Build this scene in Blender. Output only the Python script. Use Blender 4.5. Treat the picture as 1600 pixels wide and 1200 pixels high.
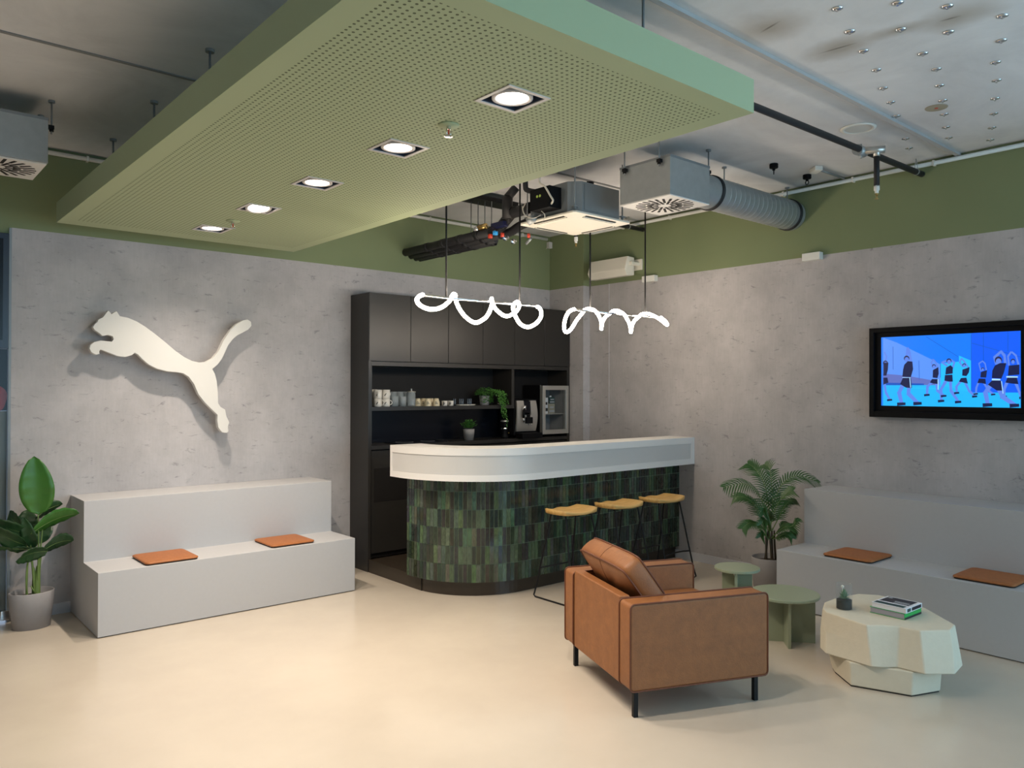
import bpy, bmesh, math, random
from mathutils import Vector, Matrix, noise as mnoise
random.seed(7)
PI = math.pi
scene = bpy.context.scene
for o in list(bpy.data.objects): bpy.data.objects.remove(o)

# ------------------------------------------------------------------ camera
CAM = Vector((-5.9293, -6.3035, 1.6)); FPX = 1216.2
RX = Vector((0.758868, -0.651239, 0.002498)); DN = Vector((0.006429, 0.003657, -0.999973)); FW = Vector((0.651212, 0.758864, 0.006962))
cd = bpy.data.cameras.new('camera'); cam = bpy.data.objects.new('camera', cd); scene.collection.objects.link(cam)
cd.sensor_width = 36; cd.lens = FPX*36/1600; cd.clip_end = 100; cd.clip_start = 0.05
cam.matrix_world = Matrix(((RX.x, -DN.x, -FW.x, CAM.x), (RX.y, -DN.y, -FW.y, CAM.y), (RX.z, -DN.z, -FW.z, CAM.z), (0, 0, 0, 1)))
scene.camera = cam

def at(u, v, **k):
    """the point of a photo pixel on a plane x=, y= or z= of the room"""
    d = RX*((u-800)/FPX) + DN*((v-600)/FPX) + FW
    (a, val), = k.items(); i = 'xyz'.index(a)
    return CAM + d*((val-CAM[i])/d[i])

# ------------------------------------------------------------------ world, exposure
scene.view_settings.view_transform = 'Standard'; scene.view_settings.look = 'None'
scene.view_settings.gamma = 1; scene.view_settings.use_curve_mapping = False
scene.view_settings.exposure = 0.22
w = bpy.data.worlds.new('world'); scene.world = w; w.use_nodes = True
w.node_tree.nodes['Background'].inputs[0].default_value = (0.55, 0.72, 1, 1)
w.node_tree.nodes['Background'].inputs[1].default_value = 1.2

# ------------------------------------------------------------------ lights
def area(name, loc, rot, sx, sy, power, col):
    l = bpy.data.lights.new(name, 'AREA'); l.shape = 'RECTANGLE'; l.size = sx; l.size_y = sy; l.energy = power; l.color = col
    o = bpy.data.objects.new(name, l); scene.collection.objects.link(o); o.location = loc; o.rotation_euler = rot; return o
def spot(name, loc, power, col, ang=120, blend=0.7, rad=0.05):
    l = bpy.data.lights.new(name, 'SPOT'); l.energy = power; l.color = col; l.spot_size = math.radians(ang); l.spot_blend = blend; l.shadow_soft_size = rad
    o = bpy.data.objects.new(name, l); scene.collection.objects.link(o); o.location = loc; return o
WARM = (1, 0.87, 0.74)
LIGHT_Y = [-0.80, -1.61, -2.40, -3.215, -4.03]
P_SPOT = 116
# daylight through the windows of the wall behind the camera and the side wall to the right of it
area('daylight_back', (-2.6, -10.85, 1.7), (-PI/2, 0, PI), 4.6, 2.2, 50, (0.30, 0.70, 1.0))
area('daylight_side', (0.02, -8.2, 1.7), (0, PI/2, 0), 2.2, 3.2, 50, (0.45, 0.80, 1.0))

# ------------------------------------------------------------------ materials
MATS = {}
def mat(name, col=(0.5, 0.5, 0.5), rough=0.6, metal=0.0, emit=None, es=0, trans=0, spec=None, var=0.0, vs=8.0, bump=0.0, bs=60.0, coat=0.0, alpha=None, ior=None):
    m = bpy.data.materials.new(name); m.use_nodes = True; nt = m.node_tree; n = nt.nodes; L = nt.links
    b = n['Principled BSDF']
    b.inputs['Base Color'].default_value = (*col, 1); b.inputs['Roughness'].default_value = rough; b.inputs['Metallic'].default_value = metal
    if emit: b.inputs['Emission Color'].default_value = (*emit, 1); b.inputs['Emission Strength'].default_value = es
    if trans: b.inputs['Transmission Weight'].default_value = trans
    if spec is not None: b.inputs['Specular IOR Level'].default_value = spec
    if coat: b.inputs['Coat Weight'].default_value = coat; b.inputs['Coat Roughness'].default_value = 0.1
    if alpha is not None: b.inputs['Alpha'].default_value = alpha
    if ior: b.inputs['IOR'].default_value = ior
    if var or bump:
        tc = n.new('ShaderNodeTexCoord')
    if var:
        t = n.new('ShaderNodeTexNoise'); t.inputs['Scale'].default_value = vs; t.inputs['Detail'].default_value = 5
        r = n.new('ShaderNodeMixRGB'); r.inputs[1].default_value = (*[c*(1-var) for c in col], 1); r.inputs[2].default_value = (*[min(1, c*(1+var)) for c in col], 1)
        L.new(tc.outputs['Object'], t.inputs['Vector']); L.new(t.outputs['Fac'], r.inputs[0]); L.new(r.outputs[0], b.inputs['Base Color'])
    if bump:
        t2 = n.new('ShaderNodeTexNoise'); t2.inputs['Scale'].default_value = bs; t2.inputs['Detail'].default_value = 3
        bp = n.new('ShaderNodeBump'); bp.inputs['Strength'].default_value = bump; bp.inputs['Distance'].default_value = 0.004
        L.new(tc.outputs['Object'], t2.inputs['Vector']); L.new(t2.outputs['Fac'], bp.inputs['Height']); L.new(bp.outputs[0], b.inputs['Normal'])
    MATS[name] = m; return m
def nd(m, t, **k):
    x = m.node_tree.nodes.new(t)
    for a, v in k.items(): setattr(x, a, v)
    return x
def ramp(m, stops, interp='LINEAR'):
    r = nd(m, 'ShaderNodeValToRGB'); e = r.color_ramp.elements; r.color_ramp.interpolation = interp
    while len(e) > 1: e.remove(e[-1])
    e[0].position, e[0].color = stops[0][0], (*stops[0][1], 1)
    for p, c in stops[1:]:
        q = e.new(p); q.color = (*c, 1)
    return r

def concrete_paper():
    m = mat('grey_concrete_wallpaper', rough=0.75); L = m.node_tree.links; b = m.node_tree.nodes['Principled BSDF']
    tc = nd(m, 'ShaderNodeTexCoord')
    a = nd(m, 'ShaderNodeTexNoise'); a.inputs['Scale'].default_value = 2.2; a.inputs['Detail'].default_value = 8; a.inputs['Roughness'].default_value = 0.68
    L.new(tc.outputs['Object'], a.inputs['Vector'])
    r = ramp(m, [(0.3, (0.365, 0.348, 0.350)), (0.7, (0.51, 0.485, 0.488))]); L.new(a.outputs['Fac'], r.inputs[0])
    # small dark pits, stretched sideways
    mp = nd(m, 'ShaderNodeMapping'); mp.inputs['Scale'].default_value = (6.5, 6.5, 17); L.new(tc.outputs['Object'], mp.inputs['Vector'])
    p = nd(m, 'ShaderNodeTexNoise'); p.inputs['Scale'].default_value = 1.5; p.inputs['Detail'].default_value = 7; p.inputs['Roughness'].default_value = 0.72; p.inputs['Distortion'].default_value = 0.5
    L.new(mp.outputs[0], p.inputs['Vector'])
    pr = ramp(m, [(0.585, (1, 1, 1)), (0.69, (0.55, 0.55, 0.57))]); L.new(p.outputs['Fac'], pr.inputs[0])
    mx = nd(m, 'ShaderNodeMixRGB', blend_type='MULTIPLY'); mx.inputs[0].default_value = 1; L.new(r.outputs[0], mx.inputs[1]); L.new(pr.outputs[0], mx.inputs[2])
    # fine vertical brushing
    mp2 = nd(m, 'ShaderNodeMapping'); mp2.inputs['Scale'].default_value = (60, 60, 9); L.new(tc.outputs['Object'], mp2.inputs['Vector'])
    f = nd(m, 'ShaderNodeTexNoise'); f.inputs['Scale'].default_value = 1; f.inputs['Detail'].default_value = 3; L.new(mp2.outputs[0], f.inputs['Vector'])
    fr = ramp(m, [(0.25, (0.96, 0.96, 0.96)), (0.75, (1.03, 1.03, 1.03))]); L.new(f.outputs['Fac'], fr.inputs[0])
    m2 = nd(m, 'ShaderNodeMixRGB', blend_type='MULTIPLY'); m2.inputs[0].default_value = 1; L.new(mx.outputs[0], m2.inputs[1]); L.new(fr.outputs[0], m2.inputs[2])
    L.new(m2.outputs[0], b.inputs['Base Color']); return m

def ceiling_mat():
    m = mat('raw_concrete_ceiling', rough=0.85); L = m.node_tree.links; b = m.node_tree.nodes['Principled BSDF']
    tc = nd(m, 'ShaderNodeTexCoord')
    a = nd(m, 'ShaderNodeTexNoise'); a.inputs['Scale'].default_value = 1.3; a.inputs['Detail'].default_value = 9; a.inputs['Roughness'].default_value = 0.62; a.inputs['Distortion'].default_value = 0.7
    L.new(tc.outputs['Object'], a.inputs['Vector'])
    r = ramp(m, [(0.28, (0.54, 0.54, 0.55)), (0.52, (0.67, 0.67, 0.68)), (0.75, (0.77, 0.77, 0.78))]); L.new(a.outputs['Fac'], r.inputs[0])
    cur = r.outputs[0]
    # brown stains that stay in the concrete: ellipses round given spots
    sep = nd(m, 'ShaderNodeSeparateXYZ'); L.new(tc.outputs['Object'], sep.inputs[0])
    wob = nd(m, 'ShaderNodeTexNoise'); wob.inputs['Scale'].default_value = 5; wob.inputs['Detail'].default_value = 5; L.new(tc.outputs['Object'], wob.inputs['Vector'])
    def mth(op, x, y):
        q = nd(m, 'ShaderNodeMath', operation=op)
        for i, z in enumerate((x, y)):
            if z is None: continue
            if isinstance(z, (int, float)): q.inputs[i].default_value = z
            else: L.new(z, q.inputs[i])
        return q.outputs[0]
    for (px, py, qx, qy, wd, dk) in ((1155, 66, 1250, 20, 0.15, 0), (1268, 90, 1365, 56, 0.11, 0), (1360, 60, 1450, 34, 0.06, 0), (1430, 46, 1560, 8, 0.12, 0), (1190, 50, 1217, 34, 0.007, 1), (1286, 82, 1335, 68, 0.007, 1), (1470, 33, 1500, 25, 0.008, 1)):
        A = at(px, py, z=3.3); B = at(qx, qy, z=3.3); c = (A+B)/2; ln = (B-A).length/2; ang = math.atan2(B.y-A.y, B.x-A.x)
        dx = mth('SUBTRACT', sep.outputs[0], c.x); dy = mth('SUBTRACT', sep.outputs[1], c.y)
        ca, sa = math.cos(ang), math.sin(ang)
        al = mth('ADD', mth('MULTIPLY', dx, ca/ln), mth('MULTIPLY', dy, sa/ln))
        ac = mth('ADD', mth('MULTIPLY', dx, -sa/wd), mth('MULTIPLY', dy, ca/wd))
        d = mth('SQRT', mth('ADD', mth('MULTIPLY', al, al), mth('MULTIPLY', ac, ac)), None)
        d = mth('ADD', d, mth('MULTIPLY', mth('SUBTRACT', wob.outputs['Fac'], 0.5), 0.9 if not dk else 0.6))
        rr = ramp(m, [(0.15, (0.75, 0.75, 0.75)), (1.0, (0, 0, 0))]); L.new(mth('MULTIPLY', d, 0.75), rr.inputs[0])
        mx = nd(m, 'ShaderNodeMixRGB'); L.new(rr.outputs[0], mx.inputs[0]); L.new(cur, mx.inputs[1]); mx.inputs[2].default_value = (0.34, 0.29, 0.23, 1) if not dk else (0.10, 0.085, 0.07, 1); cur = mx.outputs[0]
    L.new(cur, b.inputs['Base Color']); return m

def perforated():
    m = mat('perforated_green_board', rough=0.7); L = m.node_tree.links; b = m.node_tree.nodes['Principled BSDF']
    tc = nd(m, 'ShaderNodeTexCoord'); sep = nd(m, 'ShaderNodeSeparateXYZ'); L.new(tc.outputs['Object'], sep.inputs[0])
    def mth(op, *a):
        q = nd(m, 'ShaderNodeMath', operation=op)
        for i, z in enumerate(a):
            if isinstance(z, (int, float)): q.inputs[i].default_value = z
            else: L.new(z, q.inputs[i])
        return q.outputs[0]
    P = 0.0255
    fx = mth('SUBTRACT', mth('FRACT', mth('DIVIDE', sep.outputs[0], P)), 0.5)
    fy = mth('SUBTRACT', mth('FRACT', mth('DIVIDE', sep.outputs[1], P)), 0.5)
    d = mth('SQRT', mth('ADD', mth('MULTIPLY', fx, fx), mth('MULTIPLY', fy, fy)))
    hole = mth('LESS_THAN', d, 0.21)
    mx = nd(m, 'ShaderNodeMixRGB'); L.new(hole, mx.inputs[0]); mx.inputs[1].default_value = (*GREEN_C, 1); mx.inputs[2].default_value = (0.085, 0.105, 0.05, 1)
    L.new(mx.outputs[0], b.inputs['Base Color']); return m

def leather(name, col, sc=1.0):
    m = mat(name, rough=0.55); L = m.node_tree.links; b = m.node_tree.nodes['Principled BSDF']
    tc = nd(m, 'ShaderNodeTexCoord')
    a = nd(m, 'ShaderNodeTexNoise'); a.inputs['Scale'].default_value = 14*sc; a.inputs['Detail'].default_value = 10; a.inputs['Roughness'].default_value = 0.78; a.inputs['Distortion'].default_value = 0.3
    L.new(tc.outputs['Object'], a.inputs['Vector'])
    r = ramp(m, [(0.3, tuple(c*0.78 for c in col)), (0.52, col), (0.72, tuple(min(1, c*1.25) for c in col))]); L.new(a.outputs['Fac'], r.inputs[0])
    L.new(r.outputs[0], b.inputs['Base Color'])
    v = nd(m, 'ShaderNodeTexVoronoi'); v.inputs['Scale'].default_value = 160; L.new(tc.outputs['Object'], v.inputs['Vector'])
    bp = nd(m, 'ShaderNodeBump'); bp.inputs['Strength'].default_value = 0.25; bp.inputs['Distance'].default_value = 0.002
    L.new(v.outputs['Distance'], bp.inputs['Height']); L.new(bp.outputs[0], b.inputs['Normal']); return m

def tile_mat():
    m = mat('glazed_green_tile', rough=0.12); L = m.node_tree.links; b = m.node_tree.nodes['Principled BSDF']
    at_ = nd(m, 'ShaderNodeAttribute', attribute_name='tilecol')
    tc = nd(m, 'ShaderNodeTexCoord'); mp = nd(m, 'ShaderNodeMapping'); mp.inputs['Scale'].default_value = (1, 1, 0.55); L.new(tc.outputs['Object'], mp.inputs['Vector'])
    n = nd(m, 'ShaderNodeTexNoise'); n.inputs['Scale'].default_value = 38; n.inputs['Detail'].default_value = 4; n.inputs['Distortion'].default_value = 1.5; L.new(mp.outputs[0], n.inputs['Vector'])
    r = ramp(m, [(0.33, (0.62, 0.62, 0.62)), (0.5, (0.95, 0.95, 0.95)), (0.68, (1.4, 1.4, 1.35))]); L.new(n.outputs['Fac'], r.inputs[0])
    mx = nd(m, 'ShaderNodeMixRGB', blend_type='MULTIPLY'); mx.inputs[0].default_value = 1; L.new(at_.outputs['Color'], mx.inputs[1]); L.new(r.outputs[0], mx.inputs[2])
    L.new(mx.outputs[0], b.inputs['Base Color'])
    bp = nd(m, 'ShaderNodeBump'); bp.inputs['Strength'].default_value = 0.12; bp.inputs['Distance'].default_value = 0.003; L.new(n.outputs['Fac'], bp.inputs['Height']); L.new(bp.outputs[0], b.inputs['Normal'])
    return m

def wood():
    m = mat('light_oak', rough=0.45); L = m.node_tree.links; b = m.node_tree.nodes['Principled BSDF']
    tc = nd(m, 'ShaderNodeTexCoord'); mp = nd(m, 'ShaderNodeMapping'); mp.inputs['Scale'].default_value = (2, 26, 26); L.new(tc.outputs['Object'], mp.inputs['Vector'])
    n = nd(m, 'ShaderNodeTexNoise'); n.inputs['Scale'].default_value = 1.6; n.inputs['Detail'].default_value = 5; L.new(mp.outputs[0], n.inputs['Vector'])
    r = ramp(m, [(0.3, (0.47, 0.27, 0.075)), (0.7, (0.66, 0.42, 0.15))]); L.new(n.outputs['Fac'], r.inputs[0]); L.new(r.outputs[0], b.inputs['Base Color']); return m

def floor_mat():
    m = mat('cream_epoxy_floor', rough=0.16); L = m.node_tree.links; b = m.node_tree.nodes['Principled BSDF']
    tc = nd(m, 'ShaderNodeTexCoord')
    n = nd(m, 'ShaderNodeTexNoise'); n.inputs['Scale'].default_value = 1.1; n.inputs['Detail'].default_value = 6; n.inputs['Roughness'].default_value = 0.6; L.new(tc.outputs['Object'], n.inputs['Vector'])
    r = ramp(m, [(0.3, (0.50, 0.435, 0.355)), (0.7, (0.565, 0.495, 0.405))]); L.new(n.outputs['Fac'], r.inputs[0]); L.new(r.outputs[0], b.inputs['Base Color'])
    r2 = ramp(m, [(0.3, (0.13, 0.13, 0.13)), (0.7, (0.24, 0.24, 0.24))]); L.new(n.outputs['Fac'], r2.inputs[0]); L.new(r2.outputs[0], b.inputs['Roughness'])
    return m

def glass(name, tint=(1, 1, 1), mixv=0.96):
    m = bpy.data.materials.new(name); m.use_nodes = True; n = m.node_tree.nodes; L = m.node_tree.links; n.clear()
    o = n.new('ShaderNodeOutputMaterial'); t = n.new('ShaderNodeBsdfTransparent'); g = n.new('ShaderNodeBsdfGlossy'); x = n.new('ShaderNodeMixShader'); lw = n.new('ShaderNodeLayerWeight')
    t.inputs[0].default_value = (*tint, 1); g.inputs['Roughness'].default_value = 0.03; lw.inputs[0].default_value = 0.12
    mm = n.new('ShaderNodeMath'); mm.operation = 'ADD'; mm.inputs[1].default_value = 1-mixv; mm.use_clamp = True
    L.new(lw.outputs['Fresnel'], mm.inputs[0]); L.new(mm.outputs[0], x.inputs[0]); L.new(t.outputs[0], x.inputs[1]); L.new(g.outputs[0], x.inputs[2]); L.new(x.outputs[0], o.inputs[0]); return m

GREEN_C = (0.390, 0.455, 0.275)       # canopy paint
GREEN_W = (0.200, 0.240, 0.122)       # wall band paint
M = dict(
    paper=concrete_paper(), ceil=ceiling_mat(), perf=perforated(), floor=floor_mat(), tile=tile_mat(), oak=wood(),
    leather=leather('tan_leather', (0.245, 0.093, 0.028)), pad=leather('orange_tan_leatherette', (0.36, 0.120, 0.030), 3),
    piping=mat('dark_brown_piping', (0.12, 0.035, 0.012), 0.6),
    green_c=mat('sage_green_paint', GREEN_C, 0.7), green_w=mat('olive_green_wall_paint', GREEN_W, 0.8, var=0.06, vs=3),
    bench=mat('light_grey_laminate', (0.47, 0.465, 0.47), 0.5, var=0.03, vs=40), white=mat('white_lacquer', (0.82, 0.80, 0.77), 0.35),
    panel=mat('pale_grey_panel', (0.62, 0.61, 0.59), 0.3), signw=mat('off_white_painted_foam', (0.68, 0.665, 0.63), 0.6),
    base=mat('pale_grey_skirting', (0.55, 0.56, 0.60), 0.5), black=mat('matt_black_laminate', (0.024, 0.022, 0.020), 0.34),
    blackin=mat('black_cabinet_interior', (0.009, 0.008, 0.008), 0.6, spec=.25), plat=mat('dark_brown_laminate', (0.035, 0.026, 0.018), 0.28, var=0.2, vs=5),
    grout=mat('green_grey_grout', (0.17, 0.23, 0.15), 0.8), bmetal=mat('black_powder_coated_steel', (0.006, 0.006, 0.007), 0.5, spec=.25),
    galv=mat('galvanised_steel', (0.40, 0.42, 0.42), 0.45, 0.55, var=0.12, vs=18), galvd=mat('dull_galvanised_steel', (0.26, 0.28, 0.29), 0.5, 0.5, var=0.1, vs=12),
    chrome=mat('chrome', (0.75, 0.75, 0.76), 0.15, 1), alu=mat('brushed_aluminium', (0.62, 0.60, 0.56), 0.32, 0.8),
    plastic=mat('white_plastic', (0.80, 0.79, 0.74), 0.4), cream=mat('warm_white_plastic', (0.80, 0.76, 0.66), 0.45),
    rubber=mat('black_pipe_insulation', (0.014, 0.014, 0.016), 0.6), brass=mat('brass', (0.6, 0.42, 0.16), 0.3, 1),
    red=mat('red_plastic', (0.6, 0.05, 0.02), 0.4), blue=mat('blue_plastic', (0.03, 0.35, 0.8), 0.4), navy=mat('dark_blue_plastic', (0.01, 0.013, 0.06), 0.4),
    tube=mat('glowing_led_tube', (1, 1, 1), 0.5, emit=(1, 0.85, 0.68), es=42), lens=mat('glowing_lamp_lens', (1, 1, 1), 0.5, emit=(1, 0.90, 0.78), es=14),
    lampbox=mat('blue_grey_lamp_recess', (0.06, 0.08, 0.13), 0.35, 0.4), trimw=mat('pale_grey_lamp_frame', (0.62, 0.58, 0.56), 0.4),
    pot=mat('grey_fibre_clay', (0.30, 0.285, 0.285), 0.75, var=0.06, vs=30), soil=mat('dark_soil', (0.03, 0.02, 0.014), 0.95),
    leaf=mat('glossy_green_leaf', (0.034, 0.135, 0.012), 0.38, var=0.35, vs=7), leafd=mat('dark_green_leaf', (0.020, 0.062, 0.018), 0.42, var=0.3, vs=7),
    palm=mat('palm_green_leaf', (0.035, 0.10, 0.02), 0.45, var=0.35, vs=12), stem=mat('green_stem', (0.13, 0.20, 0.05), 0.5), cane=mat('brown_green_cane', (0.045, 0.030, 0.012), 0.6),
    ivy=mat('trailing_plant_leaf', (0.09, 0.26, 0.045), 0.5, var=0.4, vs=30), sage=mat('sage_green_lacquer', (0.285, 0.320, 0.215), 0.35),
    stone=mat('cream_plaster', (0.66, 0.60, 0.47), 0.75, var=0.05, vs=30, bump=0.15, bs=90),
    pagew=mat('white_paper', (0.75, 0.75, 0.78), 0.7), pageg=mat('grey_paper_edges', (0.36, 0.34, 0.38), 0.8), covg=mat('bright_green_cover', (0.02, 0.40, 0.08), 0.4),
    covk=mat('black_cover', (0.012, 0.012, 0.022), 0.35), covt=mat('dark_teal_cover', (0.006, 0.045, 0.045), 0.35), ink=mat('grey_print', (0.42, 0.42, 0.44), 0.5),
    mugw=mat('off_white_glazed_mug', (0.70, 0.66, 0.60), 0.3), mugc=mat('cream_glazed_cup', (0.66, 0.56, 0.38), 0.4), inkb=mat('black_print', (0.02, 0.02, 0.02), 0.5),
    dglass=mat('dark_striped_glass', (0.02, 0.028, 0.04), 0.15), dgl2=mat('pale_stripe', (0.3, 0.36, 0.42), 0.2),
    glass=mat('clear_glass', (0.35, 0.40, 0.40), 0.04, alpha=0.09), tumbler=mat('pale_clear_tumbler_glass', (0.55, 0.60, 0.62), 0.08, alpha=0.34), fglass=glass('fridge_glass', (0.92, 0.94, 0.95), 0.97),
    frost=mat('frosted_blue_grey_glass', (0.10, 0.125, 0.13), 0.45), doork=mat('dark_blue_grey_frame', (0.018, 0.026, 0.045), 0.3),
    doork2=mat('black_glossy_infill', (0.004, 0.005, 0.009), 0.25, spec=0.3), redg=mat('dark_red_print', (0.16, 0.010, 0.010), 0.3),
    tvk=mat('black_screen_housing', (0.005, 0.005, 0.006), 0.55, spec=.12), fridgein=mat('grey_fridge_lining', (0.24, 0.24, 0.245), 0.5),
    windowp=mat('daylit_window_pane', (0.8, 0.9, 1), 0.1, emit=(0.6, 0.82, 1), es=2.0),
    outw=mat('plain_white_wall_paint', (0.55, 0.54, 0.52), 0.8), disc=mat('beige_plate', (0.34, 0.30, 0.22), 0.6), joint=mat('dark_ceiling_joint', (0.24, 0.24, 0.24), 0.9),
    strip=mat('concrete_rib', (0.42, 0.42, 0.42), 0.85), terrk=mat('black_sand', (0.006, 0.006, 0.006), 0.5), succ=mat('pale_succulent', (0.12, 0.26, 0.13), 0.5), cable=mat('off_white_cable', (0.62, 0.58, 0.50), 0.5),
    seam=mat('dark_seam', (0.01, 0.008, 0.006), 0.8), petal=mat('white_bloom', (0.7, 0.7, 0.62), 0.6),
)

# ------------------------------------------------------------------ mesh helpers
COL = scene.collection
def setp(o, label=None, cat=None, group=None, kind=None):
    if label: o['label'] = label
    if cat: o['category'] = cat
    if group: o['group'] = group
    if kind: o['kind'] = kind
    return o
def thing(name, label, cat, loc=(0, 0, 0), rz=0.0, group=None):
    o = bpy.data.objects.new(name, None); COL.objects.link(o); o.empty_display_size = 0.1
    o.location = loc; o.rotation_euler = (0, 0, rz); setp(o, label, cat, group)
    o['_m'] = 0; del o['_m']
    return o
def rootm(o):
    return Matrix.Translation(o.location) @ Matrix.Rotation(o.rotation_euler.z, 4, 'Z')
def obj(name, bm, m, parent=None, smooth=False, bev=0.0, seg=2, world=False, root=None, sub=0, recalc=True):
    """link a bmesh as one object; world=True: verts are in room space although the object has a parent"""
    if recalc: bmesh.ops.recalc_face_normals(bm, faces=bm.faces)
    me = bpy.data.meshes.new(name)
    if world and (root or parent):
        bm.transform(rootm(root or parent).inverted())
    bm.to_mesh(me); bm.free()
    for mm in (m if isinstance(m, (list, tuple)) else [m]): me.materials.append(M[mm] if isinstance(mm, str) else mm)
    if smooth:
        for p in me.polygons: p.use_smooth = True
    o = bpy.data.objects.new(name, me); COL.objects.link(o)
    if parent: o.parent = parent
    if bev:
        b = o.modifiers.new('bevel', 'BEVEL'); b.width = bev; b.segments = seg; b.limit_method = 'ANGLE'; b.angle_limit = math.radians(35)
        if smooth or seg > 1:
            for p in me.polygons: p.use_smooth = True
            b.harden_normals = True
    if sub:
        s = o.modifiers.new('sub', 'SUBSURF'); s.levels = sub; s.render_levels = sub
    return o
def B(): return bmesh.new()
def box(bm, x0, x1, y0, y1, z0, z1, mi=0, X=None):
    v = [bm.verts.new((x, y, z)) for x in (x0, x1) for y in (y0, y1) for z in (z0, z1)]
    if X is not None:
        for q in v: q.co = X @ q.co
    for f in ((0, 1, 3, 2), (4, 6, 7, 5), (0, 4, 5, 1), (2, 3, 7, 6), (0, 2, 6, 4), (1, 5, 7, 3)):
        fc = bm.faces.new([v[i] for i in f]); fc.material_index = mi
    return bm
def bx(*a, **k): return box(B(), *a, **k)
def prism(bm, pts, off, mi=0):
    """closed polygon extruded by a vector"""
    a = [bm.verts.new(Vector(p)) for p in pts]; b = [bm.verts.new(Vector(p)+Vector(off)) for p in pts]
    n = len(a); f1 = bm.faces.new(a); f2 = bm.faces.new(b[::-1]); f1.material_index = f2.material_index = mi
    for i in range(n):
        f = bm.faces.new((a[i], b[i], b[(i+1) % n], a[(i+1) % n])); f.material_index = mi
    return bm
def flat(bm, pts, mi=0):
    f = bm.faces.new([bm.verts.new(Vector(p)) for p in pts]); f.material_index = mi; return bm
def lathe(bm, prof, c=(0, 0, 0), n=32, mi=0, ax='Z', cap=True, sx=1.0, sy=1.0):
    rings = []
    for r, h in prof:
        rg = []
        for i in range(n):
            a = 2*PI*i/n; x, y = r*math.cos(a)*sx, r*math.sin(a)*sy
            p = (x, y, h) if ax == 'Z' else ((h, x, y) if ax == 'X' else (x, h, y))
            rg.append(bm.verts.new(Vector(p)+Vector(c)))
        rings.append(rg)
    for a, b in zip(rings, rings[1:]):
        for i in range(n):
            f = bm.faces.new((a[i], a[(i+1) % n], b[(i+1) % n], b[i])); f.material_index = mi
    if cap:
        for rg in (rings[0], rings[-1]):
            if prof[0 if rg is rings[0] else -1][0] > 1e-5:
                f = bm.faces.new(rg); f.material_index = mi
    bmesh.ops.remove_doubles(bm, verts=[v for rg in rings for v in rg], dist=1e-6)
    return bm
def cyl(bm, a, b, r, n=16, mi=0, r2=None):
    return tube(bm, [a, b], r, n, mi, r2=r2)
def tube(bm, pts, r, n=10, mi=0, r2=None, closed=False):
    pts = [Vector(p) for p in pts]; rings = []; up = None
    m = len(pts)
    for i, p in enumerate(pts):
        if closed: t = pts[(i+1) % m]-pts[i-1]
        else: t = (pts[min(i+1, m-1)]-pts[max(i-1, 0)])
        t.normalize()
        if up is None:
            up = Vector((0, 0, 1)) if abs(t.z) < 0.9 else Vector((1, 0, 0))
        s = t.cross(up)
        if s.length < 1e-4: s = t.cross(Vector((1, 0.3, 0)))
        s.normalize(); up = s.cross(t).normalized()
        rr = r if r2 is None else r+(r2-r)*i/(m-1)
        rings.append([bm.verts.new(p+(s*math.cos(2*PI*k/n)+up*math.sin(2*PI*k/n))*rr) for k in range(n)])
    prs = list(zip(rings, rings[1:])) + ([(rings[-1], rings[0])] if closed else [])
    for a, b in prs:
        for k in range(n):
            f = bm.faces.new((a[k], a[(k+1) % n], b[(k+1) % n], b[k])); f.material_index = mi; f.smooth = True
    if not closed:
        for rg in (rings[0][::-1], rings[-1]):
            f = bm.faces.new(rg); f.material_index = mi
    return bm
def smoothpath(pts, k=8, closed=False):
    pts = [Vector(p) for p in pts]; out = []; n = len(pts)
    rng = range(n) if closed else range(n-1)
    for i in rng:
        g = lambda j: pts[j % n] if closed else pts[max(0, min(n-1, j))]
        p0, p1, p2, p3 = g(i-1), g(i), g(i+1), g(i+2)
        for q in range(k):
            t = q/k
            out.append(0.5*((2*p1)+(p2-p0)*t+(2*p0-5*p1+4*p2-p3)*t*t+(3*p1-p0-3*p2+p3)*t**3))
    if not closed: out.append(pts[-1])
    return out
def children(o): return [c for c in bpy.data.objects if c.parent == o]
def copy_tree(o, parent=None, top=True):
    c = o.copy(); COL.objects.link(c)
    if parent: c.parent = parent
    for ch in children(o): copy_tree(ch, c, False)
    return c

# ------------------------------------------------------------------ room shell
XB = 0.13; ZC = 3.30; ZG = 2.705; XL = -9.0; YB = -11.0
def struct(name, bm, m, **k): o = obj(name, bm, m, **k); o['kind'] = 'structure'; return o
struct('floor', bx(XL-.1, XB+.1, YB-.1, 1.2, -.1, 0), 'floor')
struct('ceiling', bx(XL-.1, XB+.1, YB-.1, 1.2, ZC, ZC+.12), 'ceil')
# back wall with its printed wallpaper and the green band above
bm = B(); box(bm, -5.06, XB+.12, 0, .12, 0, ZG, 0); box(bm, -5.06, XB+.12, 0, .12, ZG, ZC, 1)
box(bm, XL, -5.06, 0, .12, 2.66, ZC, 1); box(bm, XL, -6.2, 0, .12, 0, 2.66, 0)
struct('wall_back', bm, ['paper', 'green_w'])
bm = B(); box(bm, XB, XB+.12, -6.2, 0, 0, ZG, 0); box(bm, XB, XB+.12, -6.2, 0, ZG, ZC, 1)
box(bm, XB, XB+.12, YB, -6.2, 0, .6, 0); box(bm, XB, XB+.12, YB, -6.2, 2.8, ZC, 1); box(bm, XB, XB+.12, YB, -9.8, .6, 2.8, 0); box(bm, XB, XB+.12, -6.6, -6.2, .6, 2.8, 0)
struct('wall_right', bm, ['paper', 'green_w'])
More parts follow.
